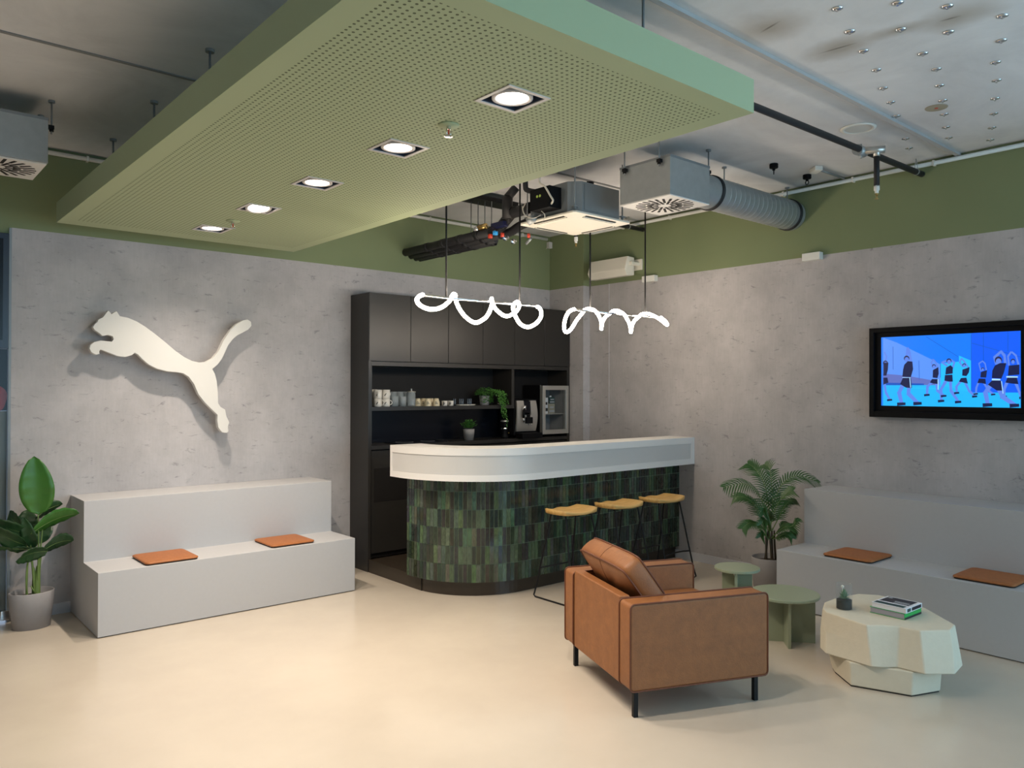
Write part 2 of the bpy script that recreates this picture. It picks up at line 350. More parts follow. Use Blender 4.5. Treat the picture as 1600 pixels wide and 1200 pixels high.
# shallow corner pier
bm = B(); box(bm, .03, XB-.001, -.52, -.001, 0, ZG, 0); box(bm, .03, XB-.001, -.52, -.001, ZG, ZC-.001, 1)
struct('wall_corner', bm, ['paper', 'green_w'])
struct('trim_1', bx(.1255, .1300, -.80, -.797, 1.3, ZG), 'base')
struct('wall_left', bx(XL-.12, XL, YB, 0, 0, ZC), 'outw')
bm = B(); box(bm, XL, XB, YB-.12, YB, 0, .6); box(bm, XL, XB, YB-.12, YB, 2.8, ZC); box(bm, XL, -5, YB-.12, YB, .6, 2.8); box(bm, -.2, XB, YB-.12, YB, .6, 2.8)
struct('wall_front', bm, 'outw')
bm = B()
for x in (-5, -3.42, -1.82, -.25): box(bm, x, x+.05, YB-.08, YB-.02, .6, 2.8)
box(bm, -5, -.2, YB-.08, YB-.02, .6, .65); box(bm, -5, -.2, YB-.08, YB-.02, 2.75, 2.8)
wn = struct('window_1', bm, 'doork'); obj('pane', bx(-5, -.2, YB-.06, YB-.05, .6, 2.8), 'windowp', wn)
bm = B()
for y in (-9.8, -8.75, -7.7, -6.65): box(bm, XB+.03, XB+.09, y, y+.05, .6, 2.8)
box(bm, XB+.03, XB+.09, -9.8, -6.6, .6, .65); box(bm, XB+.03, XB+.09, -9.8, -6.6, 2.75, 2.8)
wn = struct('window_2', bm, 'doork'); obj('pane', bx(XB+.055, XB+.06, -9.8, -6.6, .6, 2.8), 'windowp', wn)
struct('baseboard_right', bx(XB-.014, XB-.0005, -6.2, -1.66, 0, .075), 'base')
struct('baseboard_back', bx(-5.05, -4.69, -.014, -.0005, 0, .075), 'base')
# ceiling joints
struct('trim_2', bx(XL, XB, -1.93, -1.905, ZC-.006, ZC-.0005), 'joint')
bm = B(); box(bm, -5.5, XB, -4.175, -4.145, ZC-.02, ZC-.0005); struct('trim_3', bm, 'strip')
struct('trim_4', bx(-3.0, XB, -.98, -.955, ZC-.006, ZC-.0005), 'joint')
# glass door and its dark header beside the wall
d = bpy.data.objects.new('door_1', None); COL.objects.link(d); d['kind'] = 'structure'; d.location = (-5.6, 0, 0)
obj('header', bx(-6.2, -5.076, -.02, .08, 1.87, 2.66), 'doork', d, world=True, bev=.004)
obj('header_panel', bx(-6.2, -5.112, -.026, -.0205, 1.93, 2.62), 'doork2', d, world=True)
obj('mullion', bx(-5.076, -5.0605, -.012, .05, .0, 2.70), 'galvd', d, world=True)
obj('dark_pane', bx(-6.2, -5.078, .01, .02, 1.445, 1.869), 'doork2', d, world=True)
bm = B()
for k, (cx, cz, rx, rz) in enumerate(((-5.13, 1.53, .05, .085), (-5.23, 1.56, .07, .10), (-5.36, 1.55, .09, .10), (-5.55, 1.56, .12, .10), (-5.8, 1.55, .14, .10))):
    pts = [(cx+rx*math.cos(a)*(1+.1*math.sin(3*a)), .0085, cz+rz*math.sin(a)) for a in [2*PI*i/24 for i in range(24)]]
    prism(bm, [(p[0], p[1], max(1.446, p[2])) for p in pts], (0, .0012-k*.0001, 0))
obj('red_print', bm, 'redg', d, world=True)
obj('frosted_pane', bx(-6.2, -5.078, .01, .02, .05, 1.444), 'frost', d, world=True)
obj('floor_rail', bx(-6.2, -5.12, -.03, .03, .02, .09), 'bmetal', d, world=True, bev=.004)
obj('corner_fitting', bx(-5.115, -5.063, -.035, .03, .02, .085), 'chrome', d, world=True, bev=.004)

# conduits along the walls under the ceiling
bm = B(); tube(bm, [(-5.04, -.02, 3.262), (-.03, -.02, 3.262)], .016, 12)
for x in [-4.6+.6*i for i in range(8)]: box(bm, x-.007, x+.007, -.038, -.0005, 3.243, 3.281)
setp(obj('conduit', bm, 'plastic'), 'thin white conduit clipped under the ceiling along the wall with the cat sign', 'conduit')
bm = B(); tube(bm, [(.01, -.55, 3.262), (.10, -.60, 3.262), (.11, -6.1, 3.262)], .016, 12)
for y in [-1.0-.6*i for i in range(9)]: box(bm, .09, XB-.0005, y-.007, y+.007, 3.243, 3.281)
setp(obj('conduit', bm, 'plastic'), 'thin white conduit clipped under the ceiling along the wall with the screen', 'conduit')

# ------------------------------------------------------------------ hanging canopy
CX0, CX1, CY0, CY1, CZ0, CZ1 = -4.848, -3.145, -4.556, -.31, 2.72, 2.856
t = thing('ceiling_canopy', 'large hanging green ceiling raft with a perforated underside and five square lamps', 'ceiling canopy', ((CX0+CX1)/2, (CY0+CY1)/2, CZ0))
bm = B()
box(bm, CX0, CX1, CY0, CY1, CZ0, CZ1)
bmesh.ops.delete(bm, geom=[f for f in bm.faces if f.calc_center_median().z < CZ0+.001], context='FACES_ONLY')
hx, hy = .093, .095   # plain margin round the perforated field
ho = .097
# underside: margin ring, with the perforated field inset
o_ = [(CX0, CY0), (CX1, CY0), (CX1, CY1), (CX0, CY1)]; i_ = [(CX0+hx, CY0+hy), (CX1-hx, CY0+hy), (CX1-hx, CY1-.17), (CX0+hx, CY1-.17)]
for k in range(4):
    flat(bm, [(*o_[k], CZ0), (*o_[(k+1) % 4], CZ0), (*i_[(k+1) % 4], CZ0), (*i_[k], CZ0)])
bmesh.ops.remove_doubles(bm, verts=bm.verts, dist=1e-5)
obj('frame', bm, 'green_c', t, world=True)
# perforated field with square cut-outs for the lamps
S = .105; LX = -3.98
xs = sorted([CX0+hx, LX-S, LX+S, CX1-hx]); ys = sorted([CY0+hy, CY1-.17]+[y+s for y in LIGHT_Y for s in (-S, S)])
bm = B()
for i in range(len(xs)-1):
    for j in range(len(ys)-1):
        if i == 1 and any(abs((ys[j]+ys[j+1])/2-y) < .01 for y in LIGHT_Y): continue
        flat(bm, [(xs[i], ys[j], CZ0), (xs[i+1], ys[j], CZ0), (xs[i+1], ys[j+1], CZ0), (xs[i], ys[j+1], CZ0)])
bmesh.ops.remove_doubles(bm, verts=bm.verts, dist=1e-5)
obj('perforated_panel', bm, 'perf', t, world=True)
for i, (u, v) in enumerate(((328, 77), (241, 158), (177, 217))):
    p = at(u, v, z=ZC)
    bm = B(); cyl(bm, (p.x, p.y, CZ1), (p.x, p.y, ZC-.001), .006, 8); lathe(bm, [(.0, ZC-.016), (.022, ZC-.016), (.022, ZC-.001), (0, ZC-.001)], (p.x, p.y, 0), 12)
    obj('hanger_rod', bm, 'galvd', t, world=True)
for (x, y) in ((-4.549, -3.29), (-4.549, -4.21), (-3.42, -4.21), (-3.42, -3.29), (-3.42, -2.36), (-3.42, -1.44), (-3.42, -.52)):
    bm = B(); cyl(bm, (x, y, CZ1), (x, y, ZC-.001), .006, 8); lathe(bm, [(.0, ZC-.016), (.022, ZC-.016), (.022, ZC-.001), (0, ZC-.001)], (x, y, 0), 12)
    obj('hanger_rod', bm, 'galvd', t, world=True)

LAB_D = ['farthest square recessed lamp in the green canopy, nearest the cat sign wall', 'square recessed lamp tilted in the green canopy, second from the far end',
         'middle one of the five square recessed lamps in the green canopy', 'square recessed lamp in the green canopy beside the nearer small sprinkler, second largest',
         'largest and nearest square recessed lamp in the green canopy']
for i, y in enumerate(LIGHT_Y):
    t = thing('recessed_lamp', LAB_D[i], 'ceiling lamp', (LX, y, CZ0), 0, 'square lamps set in the green canopy')
    bm = B()
    for (a, b, c, e) in ((-S, S, -S, -S+.016), (-S, S, S-.016, S), (-S, -S+.016, -S+.016, S-.016), (S-.016, S, -S+.016, S-.016)): box(bm, a, b, c, e, -.004, .006)
    obj('trim_frame', bm, 'trimw', t)
    bm = B(); q = S-.017
    flat(bm, [(-q, -q, .07), (q, -q, .07), (q, q, .07), (-q, q, .07)])
    for (a, b) in (((-q, -q), (q, -q)), ((q, -q), (q, q)), ((q, q), (-q, q)), ((-q, q), (-q, -q))): flat(bm, [(*a, .0), (*b, .0), (*b, .07), (*a, .07)])
    obj('recess_box', bm, 'lampbox', t, recalc=False)
    tilt = [0, -12, 0, 0, 0][i]; X = Matrix.Rotation(math.radians(tilt), 4, 'X')
    bm = B(); lathe(bm, [(.063, .034), (.063, .002), (.070, -.001), (.080, .001), (.080, .034)], n=36); bm.transform(X)
    r_ = obj('lamp_ring', bm, 'trimw', t, smooth=True)
    bm = B(); lathe(bm, [(0, .004), (.063, .004), (.063, .012), (0, .012)], n=36); bm.transform(X)
    obj('lens', bm, 'lens', r_)
    s = spot('recessed_lamp_light', (LX, y, CZ0-.012), P_SPOT*(1.0 if i else 0.8), WARM, 130, 1.0, .04)
# further lamps of the same room behind the camera
for (x, y) in ((-7.6, -2.3),):
    t = thing('recessed_lamp', 'round surface lamp on the bare ceiling left of the green canopy', 'ceiling lamp', (x, y, ZC-.06))
    bm = B(); lathe(bm, [(.075, .0), (.085, .0), (.085, .059), (.075, .059)]); obj('lamp_ring', bm, 'trimw', t, smooth=True)
    bm = B(); lathe(bm, [(0, .01), (.075, .01), (.075, .02), (0, .02)]); obj('lens', bm, 'lens', t)
    spot('room_lamp_light', (x, y, ZC-.07), 95, WARM, 150, .8, .06)

def small_sprinkler(p, label, esc='green_c'):
    t = thing('fire_sprinkler', label, 'sprinkler', p)
    bm = B(); lathe(bm, [(0, -.001), (.045, -.001), (.042, -.006), (0, -.006)]); obj('escutcheon', bm, esc, t, smooth=True)
    bm = B(); lathe(bm, [(0, -.006), (.010, -.006), (.010, -.02), (0, -.02)], n=12)
    for s in (-1, 1): tube(bm, [(s*.009, 0, -.018), (s*.013, 0, -.032), (s*.004, 0, -.048)], .0022, 6)
    lathe(bm, [(0, -.047), (.018, -.047), (.019, -.050), (0, -.051)], n=16); obj('sprinkler_head', bm, 'chrome', t)
    bm = B(); lathe(bm, [(0, -.02), (.0035, -.021), (.0035, -.044), (0, -.045)], n=8); obj('glass_bulb', bm, 'red', t)
small_sprinkler((-3.993, -3.631, CZ0), 'small chrome sprinkler under the green canopy between the two nearest lamps')
small_sprinkler((-3.968, -1.156, CZ0), 'small chrome sprinkler under the green canopy between the two farthest lamps')

# ------------------------------------------------------------------ cat sign
pts = [(345,125),(358,136),(372,153),(390,140),(410,130),(424,148),(437,170),(500,182),(570,212),(640,255),(720,315),(800,380),(870,440),(940,490),(1000,520),(1060,533),(1110,527),(1165,497),(1210,440),(1250,355),(1300,280),(1350,230),(1400,202),(1435,196),(1462,215),(1465,245),(1440,275),(1400,297),(1355,320),(1320,350),(1285,395),(1260,450),(1235,505),(1200,550),(1160,582),(1180,620),(1195,680),(1203,760),(1205,850),(1225,880),(1260,900),(1268,945),(1292,1000),(1282,1030),(1285,1070),(1272,1084),(1235,1078),(1205,1040),(1198,990),(1200,942),(1165,910),(1100,845),(1050,780),(1015,700),(975,645),(930,617),(880,608),(810,603),(730,583),(660,548),(610,505),(580,472),(553,458),(530,475),(480,490),(420,483),(360,460),(310,440),(285,432),(275,445),(278,465),(250,472),(215,455),(198,425),(205,395),(235,372),(290,360),(340,366),(375,368),(388,350),(380,328),(345,318),(300,325),(270,300),(240,280),(225,255),(240,232),(260,215),(268,195),(305,178),(325,150)]
t = thing('wall_sign', 'large white raised sign of a leaping cat on the grey wall above the left bench', 'wall sign', (-4.0, -.06, 1.2))
P3 = [at(100+u/5, 460+v/5, y=-.13) for u, v in pts]
bm = B(); a = [bm.verts.new(p) for p in P3]; f = bm.faces.new(a)
ex = bmesh.ops.extrude_face_region(bm, geom=[f]); bmesh.ops.translate(bm, verts=[v for v in ex['geom'] if isinstance(v, bmesh.types.BMVert)], vec=(0, .05, 0))
obj('cat_figure', bm, 'signw', t, world=True, bev=.003, seg=2)
bm = B()
for (u, v) in ((330, 250), (600, 400), (1000, 560), (1250, 960), (1400, 240)):
    p = at(100+u/5, 460+v/5, y=-.04); bm = B(); cyl(bm, (p.x, -.081, p.z), (p.x, -.0005, p.z), .012, 10); obj('standoff_pin', bm, 'galvd', t, world=True)

# ------------------------------------------------------------------ benches
def bench(name, lab, loc, rz):
    """local: x along the length 0..1.845, back at y=0, front at y=-.8"""
    t = thing('stepped_bench', lab, 'bench', loc, rz, 'stepped grey benches along the walls')
    Ln = 1.845; g = .006
    bm = B(); prof = [(0, -.002), (-.8, -.002), (-.8, .418), (-.403, .418), (-.403, .835), (-.0, .835)]
    pr_ = [(0, y, max(z, 0) + (g if z < .01 else 0)) for y, z in prof]
    prism(bm, pr_, (Ln, 0, 0)); obj('bench_body', bm, 'bench', t, bev=.0025, seg=2)
    obj('plinth', bx(.02, Ln-.02, -.785, -.02, 0, g), 'seam', t)
    return t
bench('b', 'grey two-step bench under the white cat sign, two orange pads on it', (-4.690, -.002, 0), 0)
bench('b', 'grey two-step bench against the wall under the screen, two brown pads on it', (XB-.002, -3.195, 0), -PI/2)
def pad(loc, rz, lab):
    t = thing('seat_pad', lab, 'cushion', loc, rz, 'thin leather seat pads on the benches')
    X_, Y_ = .175, .175
    def outline(s, z):
        pts = []
        for (cx, cy, a0) in ((X_-.03, Y_-.03, 0), (-X_+.03, Y_-.03, 90), (-X_+.03, -Y_+.03, 180), (X_-.03, -Y_+.03, 270)):
            for k in range(6):
                a = math.radians(a0+k*18); pts.append(((cx+.03*math.cos(a))*s, (cy+.03*math.sin(a))*s, z))
        return pts
    bm = B(); rings = []
    for s, z in ((.985, .0085), (1.0, .012), (.99, .0185), (.95, .022), (.8, .024)):
        rings.append([bm.verts.new(p) for p in outline(s, z)])
    for a, b in zip(rings, rings[1:]):
        for i in range(len(a)): bm.faces.new((a[i], a[(i+1) % len(a)], b[(i+1) % len(a)], b[i]))
    bm.faces.new(rings[0][::-1]); bm.faces.new(rings[-1])
    obj('leather_top', bm, 'pad', t, smooth=True)
    bm = B(); prism(bm, outline(.97, .0005), (0, 0, .008)); obj('felt_base', bm, 'seam', t)
    return t
zb = .418
c = (at(205, 871, z=.43)+at(224, 881, z=.43)+at(311, 871, z=.43)+at(289, 857, z=.43))/4
pad((-4.225, -.615, zb), 0, 'orange leather pad on the left bench, the one at its left end')
pad((-3.345, -.600, zb), 0, 'orange leather pad on the left bench, the one nearer the bar')
pad((-.455, -3.70, zb), 0, 'brown leather pad on the right bench, the one nearer the palm')
pad((-.455, -4.555, zb), 0, 'brown leather pad on the right bench, cut by the right edge of the photo')

# ------------------------------------------------------------------ bar
def bar_path(x_left, y_front, cx, cy, y_start, x_end, n=24):
    """from the end of the short leg, round the corner, along the front"""
    P = [Vector((x_left, y_start, 0))]
    rx, ry = cx-x_left, cy-y_front
    for k in range(n+1):
        a = PI + k/n*PI/2; P.append(Vector((cx+rx*math.cos(a), cy+ry*math.sin(a), 0)))
    P.append(Vector((x_end, y_front, 0))); return P
def ribbon(bm, out, inn, z0, z1, mi=0):
    n = len(out)
    def q(P, z): return [bm.verts.new((p.x, p.y, z)) for p in P]
    a, b, c_, d_ = q(out, z0), q(out, z1), q(inn, z1), q(inn, z0)
    for i in range(n-1):
        for u, v in ((a, b), (b, c_), (c_, d_), (d_, a)):
            f = bm.faces.new((u[i], u[i+1], v[i+1], v[i])); f.material_index = mi
    for i in (0, n-1):
        f = bm.faces.new((a[i], b[i], c_[i], d_[i])); f.material_index = mi
XE = XB-.001; CCX, CCY = -1.84, -1.06
# raised floor behind the bar
P = bar_path(-2.443, -1.658, CCX, CCY, -.324, XE)
t = thing('bar_platform', 'low dark brown platform the bar stands on, curved at its left front corner', 'platform', (-1.2, -1.0, 0))
bm = B(); prism(bm, [(p.x, p.y, 0.0005) for p in P]+[(XE, -.53, 0.0005), (.028, -.53, .0005), (.028, -.324, 0.0005)], (0, 0, .109)); obj('platform_body', bm, 'plat', t, world=True)
s1 = P[4]
obj('seam_line', bx(-2.4455, -2.44, -1.145, -1.140, .002, .108), 'seam', t, world=True)
t = thing('bar_counter', 'curved white topped bar clad in green glazed tiles', 'bar counter', (-1.2, -1.3, .11))
out = bar_path(-2.4838, -1.6988, CCX, CCY, -1.0, XE); inn = bar_path(-2.36, -1.575, CCX, CCY, -1.0, XE)
bm = B(); ribbon(bm, out, inn, .111, .905); obj('bar_wall', bm, ['grout'], t, world=True)
# tiles
TX, TY = -2.486, -1.701
path = bar_path(TX, TY, CCX, CCY, -1.0, XE, 96)
L_ = [0]
for a, b in zip(path, path[1:]): L_.append(L_[-1]+(b-a).length)
tot = L_[-1]
def onpath(s):
    s = max(0, min(tot, s))
    for i in range(len(path)-1):
        if s <= L_[i+1]+1e-9:
            f = (s-L_[i])/(L_[i+1]-L_[i]); p = path[i].lerp(path[i+1], f); tg = (path[i+1]-path[i]).normalized()
            if 0 < i < len(path)-2:
                pass
            return p, tg
    return path[-1], (path[-1]-path[-2]).normalized()
bm = B(); cl = bm.loops.layers.float_color.new('tilecol')
rows = 6; rh = .140; tw = .0345; g = .0034
rnd = random.Random(11)
for r in range(rows):
    z0 = .112+r*rh; z1 = min(z0+rh-g*1.2, .904)
    s = 0.0; run = rnd.randint(0, 3); light = bool((r+1) % 2)
    while s < tot-.004:
        if run <= 0:
            light = not light; run = rnd.choice((2, 3, 3)) if light else rnd.choice((3, 4, 4))
        run -= 1
        e = min(s+tw-g, tot)
        (p, tg), (q, tq) = onpath(s+g*.5), onpath(e)
        nrm = Vector((tg.y, -tg.x, 0)); nq = Vector((tq.y, -tq.x, 0))
        # outward normal of the path (path runs down the short leg then right)
        if light: base = (0.062+rnd.uniform(-.012, .022), 0.095+rnd.uniform(-.016, .026), 0.062+rnd.uniform(-.012, .016))
        else: base = (0.026+rnd.uniform(-.007, .011), 0.034+rnd.uniform(-.007, .012), 0.027+rnd.uniform(-.006, .009))
        j = rnd.uniform(-.0008, .0012)
        d1 = nrm*(j*.6-.0015); A = [p+Vector((0, 0, z0)), q+Vector((0, 0, z0)), q+Vector((0, 0, z1)), p+Vector((0, 0, z1))]
        vs_ = [bm.verts.new(v+nrm*.004+d1) for v in A]; vb = [bm.verts.new(v-nrm*.0005) for v in A]
        fs = [bm.faces.new(vs_)]+[bm.faces.new((vs_[k], vs_[(k+1) % 4], vb[(k+1) % 4], vb[k])) for k in range(4)]
        for f in fs:
            for lp in f.loops: lp[cl] = (*base, 1)
        s += tw
obj('tile_cladding', bm, 'tile', t, world=True)
# white counter: slab with a raised frame and a recessed pale panel
def wp(x, y, ys): return bar_path(x, y, CCX, CCY, ys, XE, 40)
zt0, zt1 = .906, 1.155
bm = B(); ribbon(bm, wp(-2.612, -1.865, -.96), wp(-2.33, -1.58, -.96), zt0, zt1)
fr_o, fr_i = wp(-2.622, -1.875, -.96), wp(-2.6115, -1.8645, -.96)
ribbon(bm, fr_o, fr_i, zt0, zt0+.05); ribbon(bm, fr_o, fr_i, zt1-.055, zt1)
def sub(P_, a, b):   # part of a path between arc fractions
    ls = [0]
    for u, v in zip(P_, P_[1:]): ls.append(ls[-1]+(v-u).length)
    outp = []
    def g_(s):
        for i in range(len(P_)-1):
            if s <= ls[i+1]+1e-9: return P_[i].lerp(P_[i+1], (s-ls[i])/(ls[i+1]-ls[i]))
        return P_[-1]
    outp = [g_(a)]+[P_[i] for i in range(len(P_)) if a < ls[i] < b]+[g_(b)]
    return outp, ls[-1]
_, T1 = sub(fr_o, 0, .1)
for a, b in ((0, .03), (T1-.05, T1)):
    so, _ = sub(fr_o, a, b); si = [p+Vector((.0105 if p.x < -2.3 else 0, .0105 if p.x > -2.3 else 0, 0)) for p in so]
    ribbon(bm, so, si, zt0+.05, zt1-.055)
obj('counter_top', bm, 'white', t, world=True)
bm = B(); po, _ = sub(wp(-2.6155, -1.8685, -.96), .03, T1-.05); pi_, _ = sub(wp(-2.6125, -1.8655, -.96), .03, T1-.05)
if len(po) != len(pi_): m_ = min(len(po), len(pi_)); po, pi_ = po[:m_-1]+[po[-1]], pi_[:m_-1]+[pi_[-1]]
ribbon(bm, po, pi_, zt0+.052, zt1-.057)
obj('inset_panel', bm, 'panel', t, world=True)
# small chrome tap-like fitting behind the bar
# ------------------------------------------------------------------ stools
def stool(loc, lab, first=None):
    t = thing('bar_stool', lab, 'bar stool', loc, 0, 'oak and black wire stools at the bar')
    w_, d_ = .195, .21; zs = .655
    a, b = .195, .145; n = 24; m_ = 14
    bm = B(); top = []; bot = []
    def shape(u, v):
        # superellipse-ish outline mapped from the square
        k = .22
        x = a*u*math.sqrt(1-k*v*v); y = b*v*math.sqrt(1-.40*u*u)
        return x, y
    for i in range(n+1):
        rt, rb = [], []
        for j in range(m_+1):
            u, v = -1+2*i/n, -1+2*j/m_
            x, y = shape(u, v)
            dip = .026*(abs(u)**2.2) - .012 + .012*math.exp(-(x/.035)**2)*max(0, (1-v)/2)*.0 + .014*math.exp(-(u*3.2)**2)*((v+1)/2)**1.5
            edge = max(abs(u), abs(v)); 
            rt.append(bm.verts.new((x, y, zs+.030+dip-(.006 if edge > .99 else 0)))); rb.append(bm.verts.new((x*.97, y*.97, zs+.004*abs(u))))
        top.append(rt); bot.append(rb)
    for i in range(n):
        for j in range(m_):
            bm.faces.new((top[i][j], top[i+1][j], top[i+1][j+1], top[i][j+1])); bm.faces.new((bot[i][j], bot[i][j+1], bot[i+1][j+1], bot[i+1][j]))
    bd = [(i, 0) for i in range(n)]+[(n, j) for j in range(m_)]+[(i, m_) for i in range(n, 0, -1)]+[(0, j) for j in range(m_, 0, -1)]
    for k in range(len(bd)):
        (i, j), (i2, j2) = bd[k], bd[(k+1) % len(bd)]
        bm.faces.new((top[i][j], bot[i][j], bot[i2][j2], top[i2][j2]))
    obj('seat', bm, 'oak', t, smooth=True)
    r = .0065
    for s in (-1, 1):
        # one side of the frame: two legs joined by a floor runner
        P_ = [(s*.135, .075, zs), (s*.138, .082, zs-.02), (s*(w_-.012), d_-.02, .10), (s*w_, d_, .018), (s*w_, d_-.018, r), (s*w_, -d_+.018, r), (s*w_, -d_, .018), (s*(w_-.012), -d_+.02, .10), (s*.138, -.082, zs-.02), (s*.135, -.075, zs)]
        bm = B(); tube(bm, P_, r, 10); lg = obj('leg_frame', bm, 'bmetal', t)
    bm = B(); zf = .23; k = .77
    tube(bm, smoothpath([(-.173, .163, zf), (-.09, .150, zf+.004), (0, .147, zf+.005), (.09, .150, zf+.004), (.173, .163, zf)], 5), r, 8); obj('footrest', bm, 'bmetal', t); bm = B()
    tube(bm, smoothpath([(-.173, -.163, zf), (-.09, -.150, zf+.004), (0, -.147, zf+.005), (.09, -.150, zf+.004), (.173, -.163, zf)], 5), r, 8)
    obj('footrest', bm, 'bmetal', t)
    bm = B(); box(bm, -.14, .14, -.082, -.07, zs-.005, zs+.002); box(bm, -.14, .14, .07, .082, zs-.005, zs+.002); obj('seat_bracket', bm, 'bmetal', t)
    return t
st = stool((-1.685, -2.06, 0), 'oak seated wire bar stool nearest the curved end of the bar')
c2 = copy_tree(st); c2.location = (-1.155, -2.075, 0); c2['label'] = 'middle oak seated wire bar stool, behind the armchair cushion'
c3 = copy_tree(st); c3.location = (-.625, -2.09, 0); c3['label'] = 'oak seated wire bar stool nearest the right wall'

# ------------------------------------------------------------------ black cabinet
KX0, KX1, KY, KZ = -2.449, .026, -.32, 2.448
t = thing('wall_cabinet', 'tall black bar cabinet with six upper doors and open shelves of cups', 'cabinet', ((KX0+KX1)/2, -.16, 0))
obj('side_panel', bx(KX0, KX0+.028, KY, -.001, 0.0, KZ), 'black', t, world=True, bev=.001)
obj('side_panel', bx(KX1-.035, KX1, KY, -.001, .111, KZ), 'black', t, world=True, bev=.001)
bm = B(); box(bm, KX0+.029, KX1-.036, KY+.022, -.002, 1.845, KZ-.002); box(bm, KX0+.029, KX1-.036, KY, -.002, 1.806, 1.843); obj('upper_carcass', bm, 'black', t, world=True)
dx = [-2.447, -2.015, -1.592, -1.174, -.763, -.350, .026]
for i in range(6):
    obj('door', bx(dx[i]+.0025, dx[i+1]-.0025, KY-.006, KY+.016, 1.848, KZ), 'black', t, world=True, bev=.0012)
bkp = obj('back_panel', bx(KX0+.029, KX1-.036, -.012, -.002, .115, 1.805), 'blackin', t, world=True)
obj('shelf', bx(KX0+.029, -.797, KY+.004, -.013, 1.408, 1.442), 'black', t, world=True)
obj('divider', bx(-.796, -.762, KY+.004, -.013, 1.408, 1.805), 'black', t, world=True)
obj('stile', bx(KX0+.0285, -2.413, KY+.001, -.013, 1.105, 1.8055), 'black', t, world=True)
obj('splash_panel', bx(-2.412, KX1-.037, -.016, -.0125, 1.105, 1.407), 'doork2', t, world=True)
bm = B(); box(bm, KX0+.029, KX1-.036, KY+.04, -.013, .111, 1.06); obj('base_carcass', bm, 'blackin', t, world=True)
lx = [-2.409, -1.81, -1.21, -.61, -.012]
for i in range(4):
    dd = obj('base_door', bx(lx[i]+.002, lx[i+1]-.002, KY+.018, KY+.038, .152, 1.055), 'black', t, world=True, bev=.0015)
    if i == 0: obj('recessed_front', bx(lx[i]+.03, lx[i+1]-.03, KY+.0165, KY+.0178, .60, .90), 'blackin', dd, world=True, root=t)
t = thing('worktop', 'black worktop running through the cabinet niche under the coffee machine', 'worktop', (-1.2, -.16, 1.064))
obj('worktop_slab', bx(KX0+.029, KX1-.036, KY+.001, -.0165, 1.066, 1.1), 'black', t, world=True, bev=.0015)

# ------------------------------------------------------------------ things on the cabinet shelf
ZS = 1.442
def mugmesh(bm, r, h, flare=1.0, wall=.004, c=(0, 0, 0)):
    lathe(bm, [(0, 0), (r*.9, 0), (r, h*.08), (r*flare, h), (r*flare-wall, h), (r-wall, h*.12), (0, h*.1)], c, 20, cap=False)
def handle(bm, r, h, ang, th=.004, sz=.55, c=(0, 0, 0)):
    ca, sa = math.cos(ang), math.sin(ang); P_ = []
    for k in range(9):
        a = -PI/2+k*PI/8; rr = r-.002+h*.30*math.cos(a); P_.append((c[0]+ca*rr, c[1]+sa*rr, c[2]+h*.5+h*sz/2*math.sin(a)))
    tube(bm, P_, th, 8)
def px_x(u, y, v=630): return at(u, v, y=y).x
def mug(u, y, z, r, h, lab, m, grp, ang, flare=1.0, mark=True, cat='mug', invert=False):
    t = thing('coffee_mug' if cat == 'mug' else 'espresso_cup', lab, cat, (px_x(u, y), y, z), 0, grp)
    bm = B(); mugmesh(bm, r, h, flare)
    if invert: bm.transform(Matrix.Translation((0, 0, h)) @ Matrix.Rotation(PI, 4, 'X'))
    obj('cup_body', bm, m, t, smooth=True)
    bm = B(); handle(bm, r, h, ang); obj('handle', bm, 'inkb' if mark and m == 'mugw' and r < .033 else m, t, smooth=True)
    if mark:
        bm = B(); a0 = math.radians(225)
        for k in range(3):
            a = a0+.12*k; rr = r*(1 if not invert else flare)+.0012
            q = [(rr*math.cos(a+s), rr*math.sin(a+s), h*(.30+.08*k)+e) for s, e in ((-.10, 0), (.12, .002), (.10, h*.16), (-.06, h*.12))]
            prism(bm, q, (math.cos(a)*.0006, math.sin(a)*.0006, 0))
        obj('printed_mark', bm, 'inkb', t)
    return t
mug(583.5, -.13, ZS, .036, .076, 'off-white mug standing deepest at the left end of the cabinet shelf', 'mugw', 'white mugs stacked at the left of the shelf', 2.6, mark=False)
mug(583.0, -.13, ZS+.0765, .036, .078, 'off-white mug stacked above the one deepest at the left end of the shelf', 'mugw', 'white mugs stacked at the left of the shelf', 2.6, mark=False)
mug(590.0, -.24, ZS, .037, .072, 'off-white mug in the bottom row, first of the front stack from the left', 'mugw', 'white mugs stacked at the left of the shelf', 5.6)
mug(602.8, -.24, ZS, .037, .072, 'off-white mug in the bottom row beside the clear tumblers', 'mugw', 'white mugs stacked at the left of the shelf', 5.9)
mug(590.0, -.24, ZS+.0725, .038, .080, 'off-white mug on top of the first front stack from the left', 'mugw', 'white mugs stacked at the left of the shelf', 4.2)
mug(602.8, -.24, ZS+.0725, .038, .080, 'off-white mug on top of the stack beside the clear tumblers', 'mugw', 'white mugs stacked at the left of the shelf', 0.3)
tl = ['clear tumbler in the front row touching the white mugs', 'clear tumbler in the middle of the front row of glasses', 'clear tumbler in the front row below the lidded jar']
for i, u in enumerate((617, 629.5)):
    o = B(); lathe(o, [(0, 0), (.030, 0), (.034, .092), (.0325, .092), (.0285, .008), (0, .008)], (px_x(u, -.25), -.25, ZS), 20, cap=False)
    setp(obj('glass_tumbler', o, 'tumbler', smooth=True), tl[i], 'glass', 'clear tumblers on the cabinet shelf')
tl2 = ['taller clear glass in the back row behind the white mugs', 'taller clear glass in the back row, in the middle of the glasses', 'taller clear glass in the back row next to the lidded jar']
